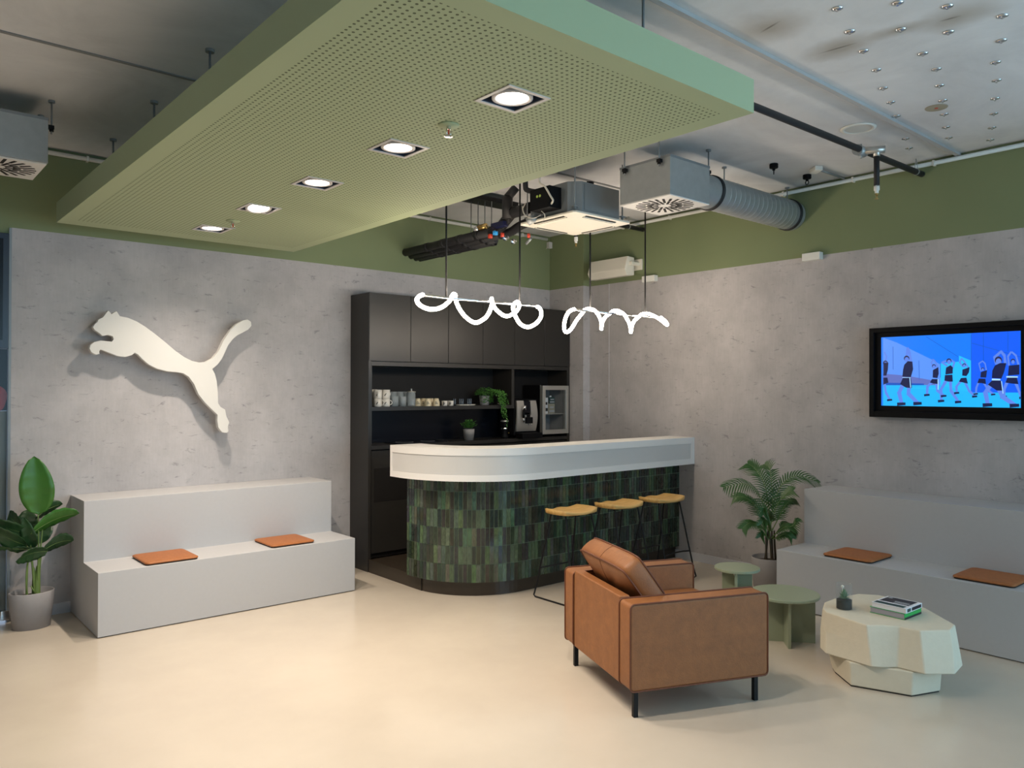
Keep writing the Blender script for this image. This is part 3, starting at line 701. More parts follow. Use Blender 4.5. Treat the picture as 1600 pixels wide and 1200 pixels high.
for i, u in enumerate((614, 625, 635)):
    o = B(); lathe(o, [(0, 0), (.032, 0), (.036, .135), (.0345, .135), (.0305, .008), (0, .008)], (px_x(u, -.14), -.14, ZS), 20, cap=False)
    setp(obj('glass_tumbler', o, 'tumbler', smooth=True), tl2[i], 'glass', 'clear tumblers on the cabinet shelf')
t = thing('glass_jar', 'lidded clear glass jar with a round knob on the cabinet shelf', 'jar', (px_x(642.5, -.22), -.22, ZS))
bm = B(); lathe(bm, [(0, 0), (.038, 0), (.040, .01), (.040, .128), (.038, .128), (.037, .012), (0, .01)], n=24, cap=False); obj('jar_body', bm, 'tumbler', t, smooth=True)
bm = B(); lathe(bm, [(0, .1285), (.042, .1285), (.040, .138), (.008, .142), (.006, .150), (.011, .158), (.0, .166)], n=24); obj('jar_lid', bm, 'alu', t, smooth=True)
cl_ = ['cream tapered cup in the back row touching the lidded jar', 'cream tapered cup in the front row, left one with lettering', 'cream tapered cup in the back row between the two front cups', 'cream tapered cup in the front row touching the white espresso cups', 'cream tapered cup second from the left in the back row']
for i, (u, y) in enumerate(((653, -.17), (668.5, -.26), (673.5, -.15), (681.5, -.26), (661.5, -.17))):
    t = thing('tapered_cup', cl_[i], 'cup', (px_x(u, y), y, ZS), 0, 'cream cups upside down on the shelf')
    bm = B(); lathe(bm, [(.034, 0), (.0345, .012), (.033, .035), (.024, .062), (.022, .071), (.0, .072)], n=20, cap=False); obj('cup_body', bm, 'mugc', t, smooth=True)
    bm = B()
    for k in range(3): box(bm, -.016, .012-.006*k, -.0348+.002*(k > 1), -.0338+.002*(k > 1), .020+.009*k, .024+.009*k)
    bm.transform(Matrix.Rotation(math.radians(-25), 4, 'Z')); obj('printed_mark', bm, 'inkb', t)
for i, u in enumerate((694.5, 704)):
    mug(u, -.25, ZS, .027, .048, ['small white espresso cup beside the cream cups', 'small white espresso cup beside the dark striped glasses'][i], 'mugw', 'white espresso cups on the shelf', 3.9, 1.1, cat='cup')
t = thing('serving_tray', 'flat white tray under the dark striped glasses', 'tray', (px_x(727, -.2), -.2, ZS))
bm = B(); lathe(bm, [(0, 0), (.10, 0), (.112, .008), (.110, .010), (.098, .003), (0, .003)], n=32, cap=False, sy=.75); obj('tray_plate', bm, 'cream', t, smooth=True)
dl = ['dark striped glass at the left end of the row on the tray', 'dark striped glass second from the left on the tray', 'dark striped glass in the middle of the row on the tray', 'dark striped glass second from the right on the tray', 'dark striped glass at the right end of the row on the tray']
for i, u in enumerate((711.5, 717.5, 723.5, 730, 736)):
    t = thing('striped_glass', dl[i], 'glass', (px_x(u, -.2), -.2+(-.02 if i % 2 else .015), ZS+.0085), 0, 'dark striped glasses on the tray')
    bm = B(); mugmesh(bm, .017, .058, 1.05, .002); obj('cup_body', bm, 'dglass', t, smooth=True)
    bm = B(); 
    for a in (3.6, 4.6): box(bm, .0183*math.cos(a)-.0012, .0183*math.cos(a)+.0012, .0183*math.sin(a)-.0012, .0183*math.sin(a)+.0012, .004, .056)
    obj('stripe', bm, 'dgl2', t)
t = thing('flat_dish', 'thin pale dish at the right end of the shelf behind the trailing plant', 'dish', (px_x(786, -.12), -.12, ZS))
bm = B(); lathe(bm, [(0, 0), (.045, 0), (.062, .012), (.060, .014), (.044, .004), (0, .004)], n=24, cap=False); obj('dish_body', bm, 'mugw', t, smooth=True)

def leafquad(bm, p, d, w_, l_, up=Vector((0, 0, 1)), mi=0):
    d = d.normalized(); s = d.cross(up)
    if s.length < .01: s = Vector((1, 0, 0))
    s.normalize(); nn = s.cross(d)
    a = bm.verts.new(p); b = bm.verts.new(p+d*l_*.45+s*w_/2-nn*w_*.15); c = bm.verts.new(p+d*l_-nn*l_*.12); e = bm.verts.new(p+d*l_*.45-s*w_/2-nn*w_*.15); m0 = bm.verts.new(p+d*l_*.5+nn*w_*.08)
    for f in ((a, b, m0), (b, c, m0), (c, e, m0), (e, a, m0)):
        q = bm.faces.new(f); q.material_index = mi; q.smooth = True
# trailing plant
px = px_x(757, -.19)
t = thing('trailing_plant', 'trailing green plant hanging over the cabinet shelf from a grey pot', 'potted plant', (px, -.19, ZS))
bm = B(); lathe(bm, [(0, 0), (.045, 0), (.055, .095), (.051, .095), (.047, .08), (0, .08)], n=24, cap=False); obj('pot', bm, 'pot', t, smooth=True)
R2 = random.Random(3); bm = B()
for k in range(950):
    a = R2.uniform(0, 2*PI); r_ = .125*math.sqrt(R2.random()); zz = .10+.085*math.sqrt(max(0, 1-(r_/.125)**2))*R2.uniform(.1, 1)
    if R2.random() < .30: zz = R2.uniform(.03, .10); r_ = R2.uniform(.055, .085); a = R2.uniform(PI, 2.2*PI)
    leafquad(bm, Vector((.015+r_*math.cos(a)*.85, r_*math.sin(a)*.75, zz)), Vector((math.cos(a), math.sin(a), R2.uniform(-.6, .6))), .012, .02)
for k in range(30):   # strands running right, over the edge and down
    x0 = .01+.012*R2.randint(0, 10); ln = R2.uniform(.16, .40)*(1 if x0 > .05 else .5); ph = R2.uniform(0, 6)
    yo = R2.uniform(-.03, .012); st_ = R2.uniform(0, .05)
    for q in range(int(ln/.011)):
        s = q*.011; f_ = s/ln
        x_ = x0+.035*f_+.006*math.sin(ph+s*40); y_ = -.06-.095*min(1, s/.07)+yo+.004*math.cos(ph+s*50); z_ = .13+st_*.6-max(0, s-.05)
        dr = Vector((R2.uniform(-1, 1), R2.uniform(-1, .3), R2.uniform(-1, .2)))
        leafquad(bm, Vector((x_, y_, z_)), dr, .013, .020)
obj('foliage', bm, 'ivy', t, recalc=False)
# small potted plant on the worktop
ZW = 1.1005
t = thing('potted_plant', 'small leafy plant in a grey ribbed pot on the black worktop', 'potted plant', (px_x(732.5, -.2, 680), -.2, ZW))
bm = B(); lathe(bm, [(0, 0), (.046, 0), (.053, .055), (.0545, .056), (.056, .108), (.052, .108), (.05, .095), (0, .095)], n=28, cap=False); obj('pot', bm, 'pot', t, smooth=True)
bm = B()
for k in range(170):
    a = R2.uniform(0, 2*PI); el = R2.uniform(.5, 1.5); r_ = R2.uniform(.02, .095)
    p = Vector((math.cos(a)*math.cos(el)*r_, math.sin(a)*math.cos(el)*r_*.8, .100+math.sin(el)*r_))
    leafquad(bm, p, Vector((math.cos(a), math.sin(a), R2.uniform(.2, 1.2))), .018, .03)
obj('foliage', bm, 'ivy', t, recalc=False)

# coffee grinder, coffee machine, fridge
t = thing('coffee_grinder', 'slim black grinder with a chrome collar left of the coffee machine', 'coffee grinder', (px_x(788.5, -.2, 670), -.2, ZW))
bm = B(); lathe(bm, [(0, 0), (.040, 0), (.040, .02), (.030, .04), (.028, .10), (.034, .115), (.040, .165), (0, .168)], n=24); obj('grinder_body', bm, 'tvk', t, smooth=True)
bm = B(); lathe(bm, [(.0345, .088), (.036, .090), (.036, .104), (.0345, .106)], n=24, cap=False); obj('collar', bm, 'chrome', t, smooth=True)
bm = B(); lathe(bm, [(0, .168), (.040, .168), (.042, .172), (.038, .185), (0, .187)], n=24); obj('lid', bm, 'alu', t, smooth=True)
bm = B(); lathe(bm, [(0, 0), (.008, .0), (.008, .008), (0, .008)], (.018, -.045, .055), 12, ax='Y'); obj('dial', bm, 'brass', t)
cx = (px_x(806, -.31, 650)+px_x(838.5, -.31, 650))/2
t = thing('coffee_machine', 'black coffee machine with a curved silver front beside the glass fridge', 'coffee machine', (cx, -.20, ZW))
obj('machine_body', bx(-.145, .175, -.085, .16, .03, .40), 'tvk', t, bev=.01, seg=3)
obj('drip_tray', bx(-.13, .15, -.20, -.09, .0, .055), 'tvk', t, bev=.006)
bm = B()
prof = [(-.135, .075), (-.142, .16), (-.143, .27), (-.130, .385)]
for i in range(len(prof)-1):
    for x0, x1 in ((-.132, -.035), (.035, .132)):
        pass
def silver(x0, x1, z0, z1):
    n_ = 10; F = [];
    for i in range(n_+1):
        f_ = i/n_; z_ = z0+(z1-z0)*f_; zz = (z_-.07)/.315; y_ = -.10-.028*math.sin(PI*min(1, max(0, zz))*.8+.3); wob = -.010*math.sin(PI*zz)
        F.append((z_, y_, wob))
    for i in range(n_):
        (za, ya, wa), (zb_, yb, wb) = F[i], F[i+1]
        xa0 = x0 - (wa if x0 < -.1 else 0)*-1; xa1 = x1 + (wa if x1 > .1 else 0)*-1
        xb0 = x0 - (wb if x0 < -.1 else 0)*-1; xb1 = x1 + (wb if x1 > .1 else 0)*-1
        pts_ = [(xa0, ya, za), (xa1, ya, za), (xb1, yb, zb_), (xb0, yb, zb_)]
        prism(bm, pts_, (0, .02, 0))
silver(-.132, -.040, .07, .385); silver(.050, .132, .07, .385); silver(-.040, .050, .07, .235)
bmesh.ops.remove_doubles(bm, verts=bm.verts, dist=1e-5)
fr_ = obj('silver_front', bm, 'alu', t)
obj('display', bx(-.039, .049, -.118, -.10, .26, .375), 'doork2', t, bev=.003)
bm = B(); box(bm, -.030, .045, -.165, -.12, .15, .215); box(bm, -.012, .022, -.150, -.12, .215, .245); obj('coffee_spout', bm, 'tvk', t, bev=.006, seg=3)
bm = B(); cyl(bm, (-.018, -.160, .148), (-.018, -.160, .135), .006, 10); cyl(bm, (.028, -.160, .148), (.028, -.160, .135), .006, 10); obj('nozzle', bm, 'chrome', t)
bm = B(); cyl(bm, (-.072, -.148, .21), (-.072, -.148, .29), .013, 14); obj('milk_frother', bm, 'tvk', t, smooth=False)
bm = B(); cyl(bm, (-.072, -.150, .165), (-.072, -.150, .212), .010, 14); cyl(bm, (-.060, -.151, .29), (-.060, -.151, .335), .016, 14); obj('frother_cap', bm, 'chrome', t)
fx0, fx1 = px_x(848, -.34, 640), px_x(889, -.34, 640)
t = thing('glass_door_fridge', 'small silver framed glass door fridge at the right end of the worktop', 'fridge', ((fx0+fx1)/2, -.16, ZW))
W2 = (fx1-fx0)/2-.002
bm = B(); 
for a in ((-W2, -W2+.02, -.135, .125, .025, .545), (W2-.02, W2, -.135, .125, .025, .545), (-W2+.02, W2-.02, -.135, .125, .025, .045), (-W2+.02, W2-.02, -.135, .125, .525, .545), (-W2+.02, W2-.02, .105, .125, .045, .525)): box(bm, *a)
obj('fridge_case', bm, 'tvk', t)
obj('front_strip', bx(-W2-.0005, -W2+.012, -.1385, -.1352, .025, .545), 'alu', t)
bm = B(); box(bm, -W2+.021, -W2+.03, -.134, .104, .046, .524); box(bm, W2-.03, W2-.021, -.134, .104, .046, .524); box(bm, -W2+.03, W2-.03, .09, .104, .046, .524); box(bm, -W2+.03, W2-.03, -.134, .09, .046, .05); box(bm, -W2+.03, W2-.03, -.134, .09, .52, .524)
obj('lining', bm, 'fridgein', t)
bm = B()
for a in ((-W2, -W2+.042, .03, .54), (W2-.042, W2, .03, .54), (-W2+.042, W2-.042, .03, .075), (-W2+.042, W2-.042, .495, .54)): box(bm, a[0], a[1], -.178, -.140, a[2], a[3])
dr_ = obj('door', bm, 'alu', t, bev=.002)
obj('pane', bx(-W2+.042, W2-.042, -.162, -.158, .075, .495), 'fglass', dr_)
obj('wire_shelf', bx(-W2+.032, W2-.032, -.13, .085, .235, .243), 'alu', t)
for sx in (-1, 1):
    bm = B(); lathe(bm, [(0, 0), (.012, 0), (.012, .024), (0, .024)], (sx*(W2-.03), -.1, .0), 12); obj('foot', bm, 'tvk', t)
fxc = (fx0+fx1)/2
for i, (ox, w_, h_, m_, lab) in enumerate(((-.105, .05, .17, 'pagew', 'white and black milk carton on the left of the fridge shelf'), (-.025, .09, .105, 'disc', 'low cream carton on the fridge shelf'), (-.02, .08, .07, 'covt', 'dark picture carton on top of the cream one in the fridge'))):
    z0 = ZW+.2437+(.1055 if i == 2 else 0)
    t2 = thing('milk_carton', lab, 'carton', (fxc+ox+.02, -.25, z0), 0, 'cartons in the fridge')
    obj('carton_body', bx(-w_/2, w_/2, -.03, .03, 0, h_), m_, t2, bev=.002)
    bm = B(); box(bm, -w_*.4, w_*.4, -.0312, -.0302, h_*.15, h_*.35); box(bm, -w_*.3, w_*.3, -.0312, -.0302, h_*.55, h_*.72); obj('printed_label', bm, 'inkb' if i == 0 else 'ink', t2)
    if i != 1:
        bm = B(); lathe(bm, [(0, h_), (.012, h_), (.012, h_+.014), (0, h_+.014)], n=14); obj('cap', bm, 'pagew', t2)
# dark hob edge seen on the worktop at left
t = thing('induction_hob', 'thin black glass hob lying on the left of the worktop', 'hob', (-1.85, -.17, ZW))
obj('hob_glass', bx(-.28, .28, -.12, .12, 0, .008), 'doork2', t, bev=.002)
bm = B()
for sx, r_ in ((-.13, .08), (.13, .065)): lathe(bm, [(r_, .0082), (r_+.003, .0082), (r_+.003, .0088), (r_, .0088)], (sx, 0, 0), 28, cap=False)
obj('ring_mark', bm, 'ink', t)

# ------------------------------------------------------------------ pendants
YP = -1.90
def pendant(lab, x0, x1, z0, z1, rods, path, mounts):
    t = thing('led_pendant', lab, 'pendant lamp', ((x0+x1)/2, YP, z0), 0, 'looping led tube pendants over the bar')
    bm = B(); cyl(bm, (x0, YP, z0), (x1, YP, z1), .008, 12); obj('bar', bm, 'chrome', t, world=True)
    for xr in rods:
        bm = B(); cyl(bm, (xr, YP, (z0+z1)/2), (xr, YP, ZC-.012), .0065, 8); obj('suspension_rod', bm, 'bmetal', t, world=True)
        bm = B(); lathe(bm, [(0, ZC-.025), (.03, ZC-.025), (.03, ZC-.001), (0, ZC-.001)], (xr, YP, 0), 20); obj('ceiling_plate', bm, 'bmetal', t, world=True)
    bm = B(); tube(bm, smoothpath(path, 8), .0135, 12); obj('led_tube', bm, 'tube', t, world=True)
def pp(L_, s, ox, oy): return [at(ox+u/s, oy+v/s, y=YP+dy) for u, v, dy in L_]
p1 = pp([(150,148,.0),(100,175,-.05),(82,215,-.09),(115,265,-.11),(185,302,-.10),(270,315,-.06),(370,288,-.02),(450,222,.0),(482,165,-.01),(500,142,.0),(520,155,.03),(522,200,.05),(560,300,.04),(640,405,.03),(745,466,.01),(850,420,-.02),(908,340,-.04),(935,250,-.04),(932,195,-.0),(936,230,.04),(985,320,.06),(1090,392,.06),(1185,360,.03),(1238,300,-.01),(1240,245,-.03),(1215,232,.0),(1185,260,.05),(1175,310,.07),(1205,400,.07),(1262,485,.05),(1345,516,.0),(1430,480,-.04),(1485,415,-.06),(1495,350,-.05),(1475,300,-.02),(1445,285,.0)], 7.27, 640, 440)
p2 = pp([(300,345,.0),(240,370,-.03),(195,440,-.06),(172,540,-.08),(178,610,-.08),(208,630,-.06),(260,590,-.02),(330,480,.02),(400,392,.03),(432,352,.02),(495,342,-.01),(560,368,-.04),(612,440,-.06),(638,520,-.05),(638,592,-.01),(650,510,.04),(690,440,.05),(745,398,.04),(785,368,.02),(850,368,-.01),(920,410,-.04),(970,490,-.06),(998,565,-.05),(1006,632,-.01),(1018,560,.04),(1050,490,.05),(1105,440,.04),(1145,408,.02),(1215,400,-.01),(1300,432,-.04),(1380,480,-.06),(1458,542,-.05),(1440,500,.02),(1378,447,.03)], 8, 860, 440)
def pend_args(u0, v0, u1, v1, rods):
    a, b = at(u0, v0, y=YP), at(u1, v1, y=YP); return a.x, b.x, a.z, a.z, [at(u, v0, y=YP).x for u in rods]
pendant('left looping white led tube pendant over the curved end of the bar', *pend_args(656, 461, 841, 480, (697, 812)), p1, None)
pendant('right looping white led tube pendant over the straight end of the bar', *pend_args(899, 484, 1034, 498, (922, 1008)), p2, None)

# ------------------------------------------------------------------ air boxes, cassette, duct
def swirl(t, cx, cy, z, R_, s2=.22):
    """square white plate with a fan of dark slots on its underside"""
    obj('diffuser_plate', bx(cx-s2, cx+s2, cy-s2, cy+s2, z-.008, z), 'white', t, world=True, bev=.001)
    bm = B()
    for k in range(24):
        a = 2*PI*k/24+.05
        for (r0, r1) in (((R_*.22, R_*.60), (R_*.66, R_*.98)) if k % 2 else ((R_*.42, R_*.98),)):
            X = Matrix.Translation((cx, cy, z-.0085)) @ Matrix.Rotation(a, 4, 'Z') @ Matrix.Translation((0, R_*.05, 0)); box(bm, r0, r1, -R_*.042, R_*.042, -.0012, .0003, X=X)
    obj('air_slot', bm, 'seam', t, world=True)
def airbox(lab, x0, x1, y0, y1, z0, z1, rods):
    t = thing('ventilation_box', lab, 'ventilation box', ((x0+x1)/2, (y0+y1)/2, z0))
    obj('metal_box', bx(x0, x1, y0, y1, z0+.008, z1), 'galv', t, world=True, bev=.002)
    bm = B(); box(bm, x0-.002, x1+.002, y0-.002, y1+.002, z1-.014, z1+.002); obj('top_flange', bm, 'galvd', t, world=True)
    swirl(t, (x0+x1)/2, (y0+y1)/2, z0+.007, .205)
    for (x, y) in rods:
        bm = B(); cyl(bm, (x, y, z1-.07), (x, y, ZC-.001), .005, 8); lathe(bm, [(0, ZC-.014), (.018, ZC-.014), (.018, ZC-.001), (0, ZC-.001)], (x, y, 0), 12); obj('hanger_rod', bm, 'galvd', t, world=True)
        sx = 1 if x > (x0+x1)/2 else -1
        bm = B(); box(bm, min(x-.012, x-sx*.03), max(x+.012, x-sx*.03), y-.014, y+.014, z1-.042, z1-.020); lathe(bm, [(0, z1-.055), (.012, z1-.055), (.012, z1-.042), (0, z1-.042)], (x, y, 0), 6); obj('bracket', bm, 'bmetal', t, world=True)
    return t
airbox('square galvanised air box at the ceiling left of the green canopy', -5.49, -5.038, -1.12, -.66, 2.9, 3.17, [(-5.009, -1.05), (-5.009, -.72)])
tb = airbox('square galvanised air box joined to the round duct', -1.765, -1.322, -3.062, -2.62, 2.9, 3.17, [(-1.785, -2.985), (-1.785, -2.68), (-1.300, -3.037), (-1.300, -2.68)])
t = thing('spiral_duct', 'round spiral metal duct running from the air box into the green wall', 'duct', (-.6, -2.87, 2.95))
DY, DZ, DR = -2.865, 3.068, .122
bm = B(); prof = []; x = -1.318
while x < XB-.002:
    prof += [(DR, x), (DR, x+.006), (DR+.0014, x+.008), (DR+.0014, x+.011), (DR, x+.016)] if x > -1.0 else [(DR, x), (DR, x+.016)]
    x += .062
prof = [(r, min(h, XB-.002)) for r, h in prof]; prof.append((DR, XB-.001))
lathe(bm, prof, (0, DY, DZ), 40, ax='X'); obj('duct_tube', bm, 'galv', t, world=True, smooth=True)
for xr in (-1.04, .06):
    bm = B(); lathe(bm, [(DR+.001, xr-.016), (DR+.009, xr-.014), (DR+.009, xr-.002), (DR+.002, xr), (DR+.009, xr+.002), (DR+.009, xr+.014), (DR+.001, xr+.016)], (0, DY, DZ), 40, ax='X', cap=False); obj('clamp_ring', bm, 'rubber', t, world=True, smooth=True)
for xr in (-.848, .06):
    bm = B(); cyl(bm, (xr, -2.86, DZ+DR-.004), (xr, -2.86, ZC-.001), .005, 8); lathe(bm, [(0, ZC-.012), (.018, ZC-.012), (.018, ZC-.001), (0, ZC-.001)], (xr, -2.86, 0), 12); obj('hanger_rod', bm, 'galvd', t, world=True)

# ceiling cassette
QX0, QX1, QY0, QY1, QZ = -2.03, -1.425, -2.435, -1.83, 2.842
cxq, cyq = (QX0+QX1)/2, (QY0+QY1)/2
t = thing('ceiling_cassette', 'ceiling air conditioner with a cream square face and metal housing above the bar', 'air conditioner', (cxq, cyq, QZ))
bm = B(); s2 = (QX1-QX0)/2
rings = []
for s, z in ((s2-.004, QZ+.026), (s2, QZ+.022), (s2, QZ+.012), (s2-.10, QZ), (s2-.125, QZ-.001), (0.001, QZ-.002)):
    c_ = .02 if s > .1 else 0.0002
    rings.append([bm.verts.new((cxq+a, cyq+b, z)) for a, b in ((-s+c_, -s), (s-c_, -s), (s, -s+c_), (s, s-c_), (s-c_, s), (-s+c_, s), (-s, s-c_), (-s, -s+c_))])
for a, b in zip(rings, rings[1:]):
    for i in range(8): bm.faces.new((a[i], a[(i+1) % 8], b[(i+1) % 8], b[i]))
bm.faces.new(rings[0]); bm.faces.new(rings[-1])
fp = obj('face_panel', bm, 'cream', t, world=True)
for k in range(4):
    X = Matrix.Translation((cxq, cyq, QZ)) @ Matrix.Rotation(k*PI/2, 4, 'Z')
    bm = B()
    box(bm, -.16, .16, -.275, -.262, .004, .0125, X=X); box(bm, -.16, .16, -.250, -.237, .001, .0105, X=X)
    obj('air_slot', bm, 'seam', t, world=True)
    bm = B(); box(bm, -.165, .165, -.261, -.251, -.001, .010, X=X); obj('louvre', bm, 'cream', t, world=True)
bm = B(); s3 = .272; c3_ = .075
oct_ = [(-s3+c3_, -s3), (s3-c3_, -s3), (s3, -s3+c3_), (s3, s3-c3_), (s3-c3_, s3), (-s3+c3_, s3), (-s3, s3-c3_), (-s3, -s3+c3_)]
prism(bm, [(cxq+a, cyq+b, QZ+.027) for a, b in oct_], (0, 0, .225)); obj('housing', bm, 'galvd', t, world=True, bev=.002)
bm = B()
for (a, b), (c_, e) in ((oct_[0], oct_[1]), (oct_[6], oct_[7])):
    pass
box(bm, cxq-s3+c3_+.02, cxq+s3-c3_-.02, cyq-s3-.004, cyq-s3-.0005, QZ+.05, QZ+.235); box(bm, cxq-s3-.004, cxq-s3-.0005, cyq-s3+c3_+.02, cyq+s3-c3_-.02, QZ+.05, QZ+.235)
obj('housing_panel', bm, 'galvd', t, world=True)
for sx, sy in ((-1, -1), (1, -1), (1, 1), (-1, 1)):
    x, y = cxq+sx*(s3-.018), cyq+sy*(s3-.018)
    bm = B(); cyl(bm, (x, y, QZ+.03), (x, y, ZC-.001), .005, 8); box(bm, x-.022, x+.022, y-.012, y+.012, QZ+.06, QZ+.068); lathe(bm, [(0, QZ+.046), (.011, QZ+.046), (.011, QZ+.06), (0, QZ+.06)], (x, y, 0), 6); obj('hanger_rod', bm, 'galvd', t, world=True)
cb = obj('control_box', bx(-2.12, -1.998, -2.27, -2.06, 2.905, 3.06), 'tvk', t, world=True, bev=.003)
bm = B()
for yy in (-2.17, -2.14): cyl(bm, (-2.1215, yy, 3.0), (-2.1205, yy, 3.0), .010, 12)
obj('green_mark', bm, mat('lime_sticker', (0.45, 0.6, 0.1), 0.5), cb, world=True, root=t)
def PX(u, v, x): return at(u, v, x=x)
bm = B(); tube(bm, smoothpath([(-2.15, -2.30, 3.29), PX(843, 280, -2.14), PX(852, 292, -2.14), PX(860, 306, -2.13), PX(864, 313, -2.12), PX(861, 319, -2.10)], 6), .007, 8); obj('cable', bm, 'cable', t, world=True)
bm = B(); tube(bm, smoothpath([(-2.10, -1.98, 3.29), PX(821, 289, -2.09), PX(824, 297, -2.08), (-2.06, -2.09, 3.05)], 6), .020, 12); obj('flexible_hose', bm, 'rubber', t, world=True)
bm = B()
for (a, b, c_, e) in (((816, 322), (819, 335), (832, 341), (845, 336)), ((846, 330), (851, 335), (851, 341), (848, 345)), ((821, 318), (817, 327), (823, 338), (835, 338))):
    tube(bm, smoothpath([PX(*a, -2.1), PX(*b, -2.1), PX(*c_, -2.08), PX(*e, -2.04)], 5), .0032, 6)
obj('thin_wire', bm, 'cable', t, world=True)
bm = B(); tube(bm, [PX(824, 347, -2.06), PX(838, 339, -2.02)], .030, 14); obj('corrugated_hose', bm, 'galv', t, world=True)

# pipe bundle
t = thing('insulated_pipe_run', 'bundle of black insulated pipes with coloured valves running to the back wall', 'pipes', (-1.8, -.8, 2.85))
for (x, z, r_, ye) in ((-1.868, 2.905, .036, -1.30), (-1.805, 2.878, .030, -1.35), (-1.750, 2.862, .026, -1.22), (-1.700, 2.858, .022, -1.15)):
    bm = B(); cyl(bm, (x, -.001, z), (x, ye, z), r_, 18)
    for k in range(4): yk = -.35-.25*k; cyl(bm, (x, yk, z), (x, yk-.05, z), r_+.004, 18)
    obj('insulated_pipe', bm, 'rubber', t, world=True)
bm = B(); tube(bm, smoothpath([(-1.868, -1.30, 2.905), (-1.87, -1.42, 2.925), (-1.885, -1.52, 2.97), (-1.90, -1.60, 3.0), (-1.915, -1.70, 3.0), (-1.93, -1.86, 3.0)], 6), .043, 16)
tube(bm, smoothpath([(-1.805, -1.35, 2.878), (-1.80, -1.48, 2.89), (-1.82, -1.62, 2.915), (-1.84, -1.86, 2.93)], 6), .036, 14)
tube(bm, [(-1.93, -1.58, 2.96), (-1.945, -1.60, 3.13)], .042, 14); tube(bm, [(-1.945, -1.60, 3.12), (-1.90, -1.65, 3.2)], .035, 12)
obj('pipe_elbow', bm, 'rubber', t, world=True)
bm = B(); cyl(bm, (-1.905, -1.19, 2.952), (-1.885, -1.26, 2.958), .024, 14); obj('valve_body', bm, 'brass', t, world=True)
bm = B(); cyl(bm, (-1.94, -1.16, 2.93), (-1.925, -1.20, 2.945), .020, 12); obj('valve_nut', bm, 'chrome', t, world=True)
for (u, v, xx, mm, rr) in ((766, 369, -1.92, 'red', .019), (785, 367, -1.92, 'red', .015), (774, 364, -1.94, 'blue', .022), (826, 368, -1.86, 'red', .012)):
    p = PX(u, v, xx); bm = B(); lathe(bm, [(0, -.018), (rr, -.016), (rr*1.05, .012), (rr*.6, .018), (0, .018)], p, 16); obj('valve_cap', bm, mm, t, world=True, smooth=True)
for (u, v) in ((791, 372), (803, 377)):
    p = PX(u, v, -1.88); bm = B(); lathe(bm, [(0, -.02), (.016, -.018), (.012, .0), (.02, .004), (.02, .02), (0, .022)], p, 14, ax='Y'); obj('drain_fitting', bm, 'chrome', t, world=True)
p = PX(778, 352, -1.93); obj('actuator', bx(p.x-.02, p.x+.03, p.y-.09, p.y+.07, p.z-.02, p.z+.022), 'navy', t, world=True, bev=.004)
bm = B(); tube(bm, smoothpath([PX(760, 352, -1.95), PX(764, 358, -1.95), PX(770, 355, -1.95), PX(776, 361, -1.95)], 5), .004, 6); tube(bm, smoothpath([PX(792, 350, -1.93), PX(793, 343, -1.93), PX(797, 342, -1.93), PX(796, 348, -1.93)], 5), .004, 6); obj('thin_wire', bm, 'rubber', t, world=True)
bm = B(); a, b = PX(830, 372, -1.84), PX(822, 381, -1.84); tube(bm, [a, b], .011, 8); obj('lever', bm, 'galvd', t, world=True)
for (u, zt) in ((736, 3.22), (747, 3.22), (757.5, 3.22), (768, 3.22)):
    q = at(u, 365, z=2.93)
    bm = B(); cyl(bm, (q.x, q.y, 2.88), (q.x, q.y, 3.205), .0045, 8); obj('support_rod', bm, 'galvd', t, world=True)
t = thing('cable_tray', 'dark steel cable tray under the ceiling above the black pipes', 'cable tray', (-1.9, -1.05, 3.2))
bm = B(); box(bm, -2.7, -1.42, -1.13, -1.125, 3.215, 3.25); box(bm, -2.7, -1.42, -.955, -.95, 3.215, 3.25); box(bm, -2.7, -1.42, -1.13, -.95, 3.214, 3.218); obj('tray_channel', bm, 'bmetal', t, world=True)
for x in (-2.5, -1.5): obj('tray_hanger', bx(x, x+.02, -1.05, -1.03, 3.218, ZC-.0005), 'bmetal', t, world=True)

# fire pipes
t = thing('fire_pipe', 'long black fire pipe crossing under the ceiling to the right wall', 'pipe', (-1.0, -3.9, 3.18))
a, b = at(1150, 155, z=3.2), Vector((XB-.002, -3.909, 3.203)); a = b+(a-b)*2.6
bm = B(); cyl(bm, a, b, .021, 18); obj('black_pipe', bm, 'rubber', t, world=True)
J = at(1345, 236, z=3.2); dirp = (b-a).normalized()
bm = B(); tube(bm, [J-dirp*.045, J+dirp*.045], .034, 18); tube(bm, [J-dirp*.05, J-dirp*.04], .036, 16); tube(bm, [J+dirp*.035, J+dirp*.045], .036, 16); tube(bm, [J-Vector((0, 0, .05)), J+Vector((0, 0, .045))], .008, 8); obj('pipe_clamp', bm, 'galv', t, world=True)
K_ = at(1376, 228, z=3.2)
K_ = J+Vector((.052, -.082, .0))
bm = B(); tube(bm, [J, K_, K_+(K_-J).normalized()*.05], .024, 16); tube(bm, [K_+Vector((0, 0, .005)), K_-Vector((0, 0, .045))], .021, 16); obj('tee_fitting', bm, 'alu', t, world=True)
Dp = K_
bm = B(); cyl(bm, Dp-Vector((0, 0, .03)), Dp-Vector((0, 0, .245)), .018, 16); obj('drop_pipe', bm, 'rubber', t, world=True)
bm = B(); lathe(bm, [(0, .05), (.018, .05), (.018, .02), (.013, .015), (.012, 0), (0, 0)], Dp-Vector((0, 0, .29)), 16); obj('nozzle_collar', bm, 'plastic', t, world=True)
bm = B(); p = Dp-Vector((0, 0, .29)); lathe(bm, [(0, 0), (.009, 0), (.009, -.012), (0, -.012)], p, 12)
for s in (-1, 1): tube(bm, [p+Vector((s*.008, 0, -.01)), p+Vector((s*.011, 0, -.022)), p+Vector((s*.003, 0, -.036))], .0022, 6)
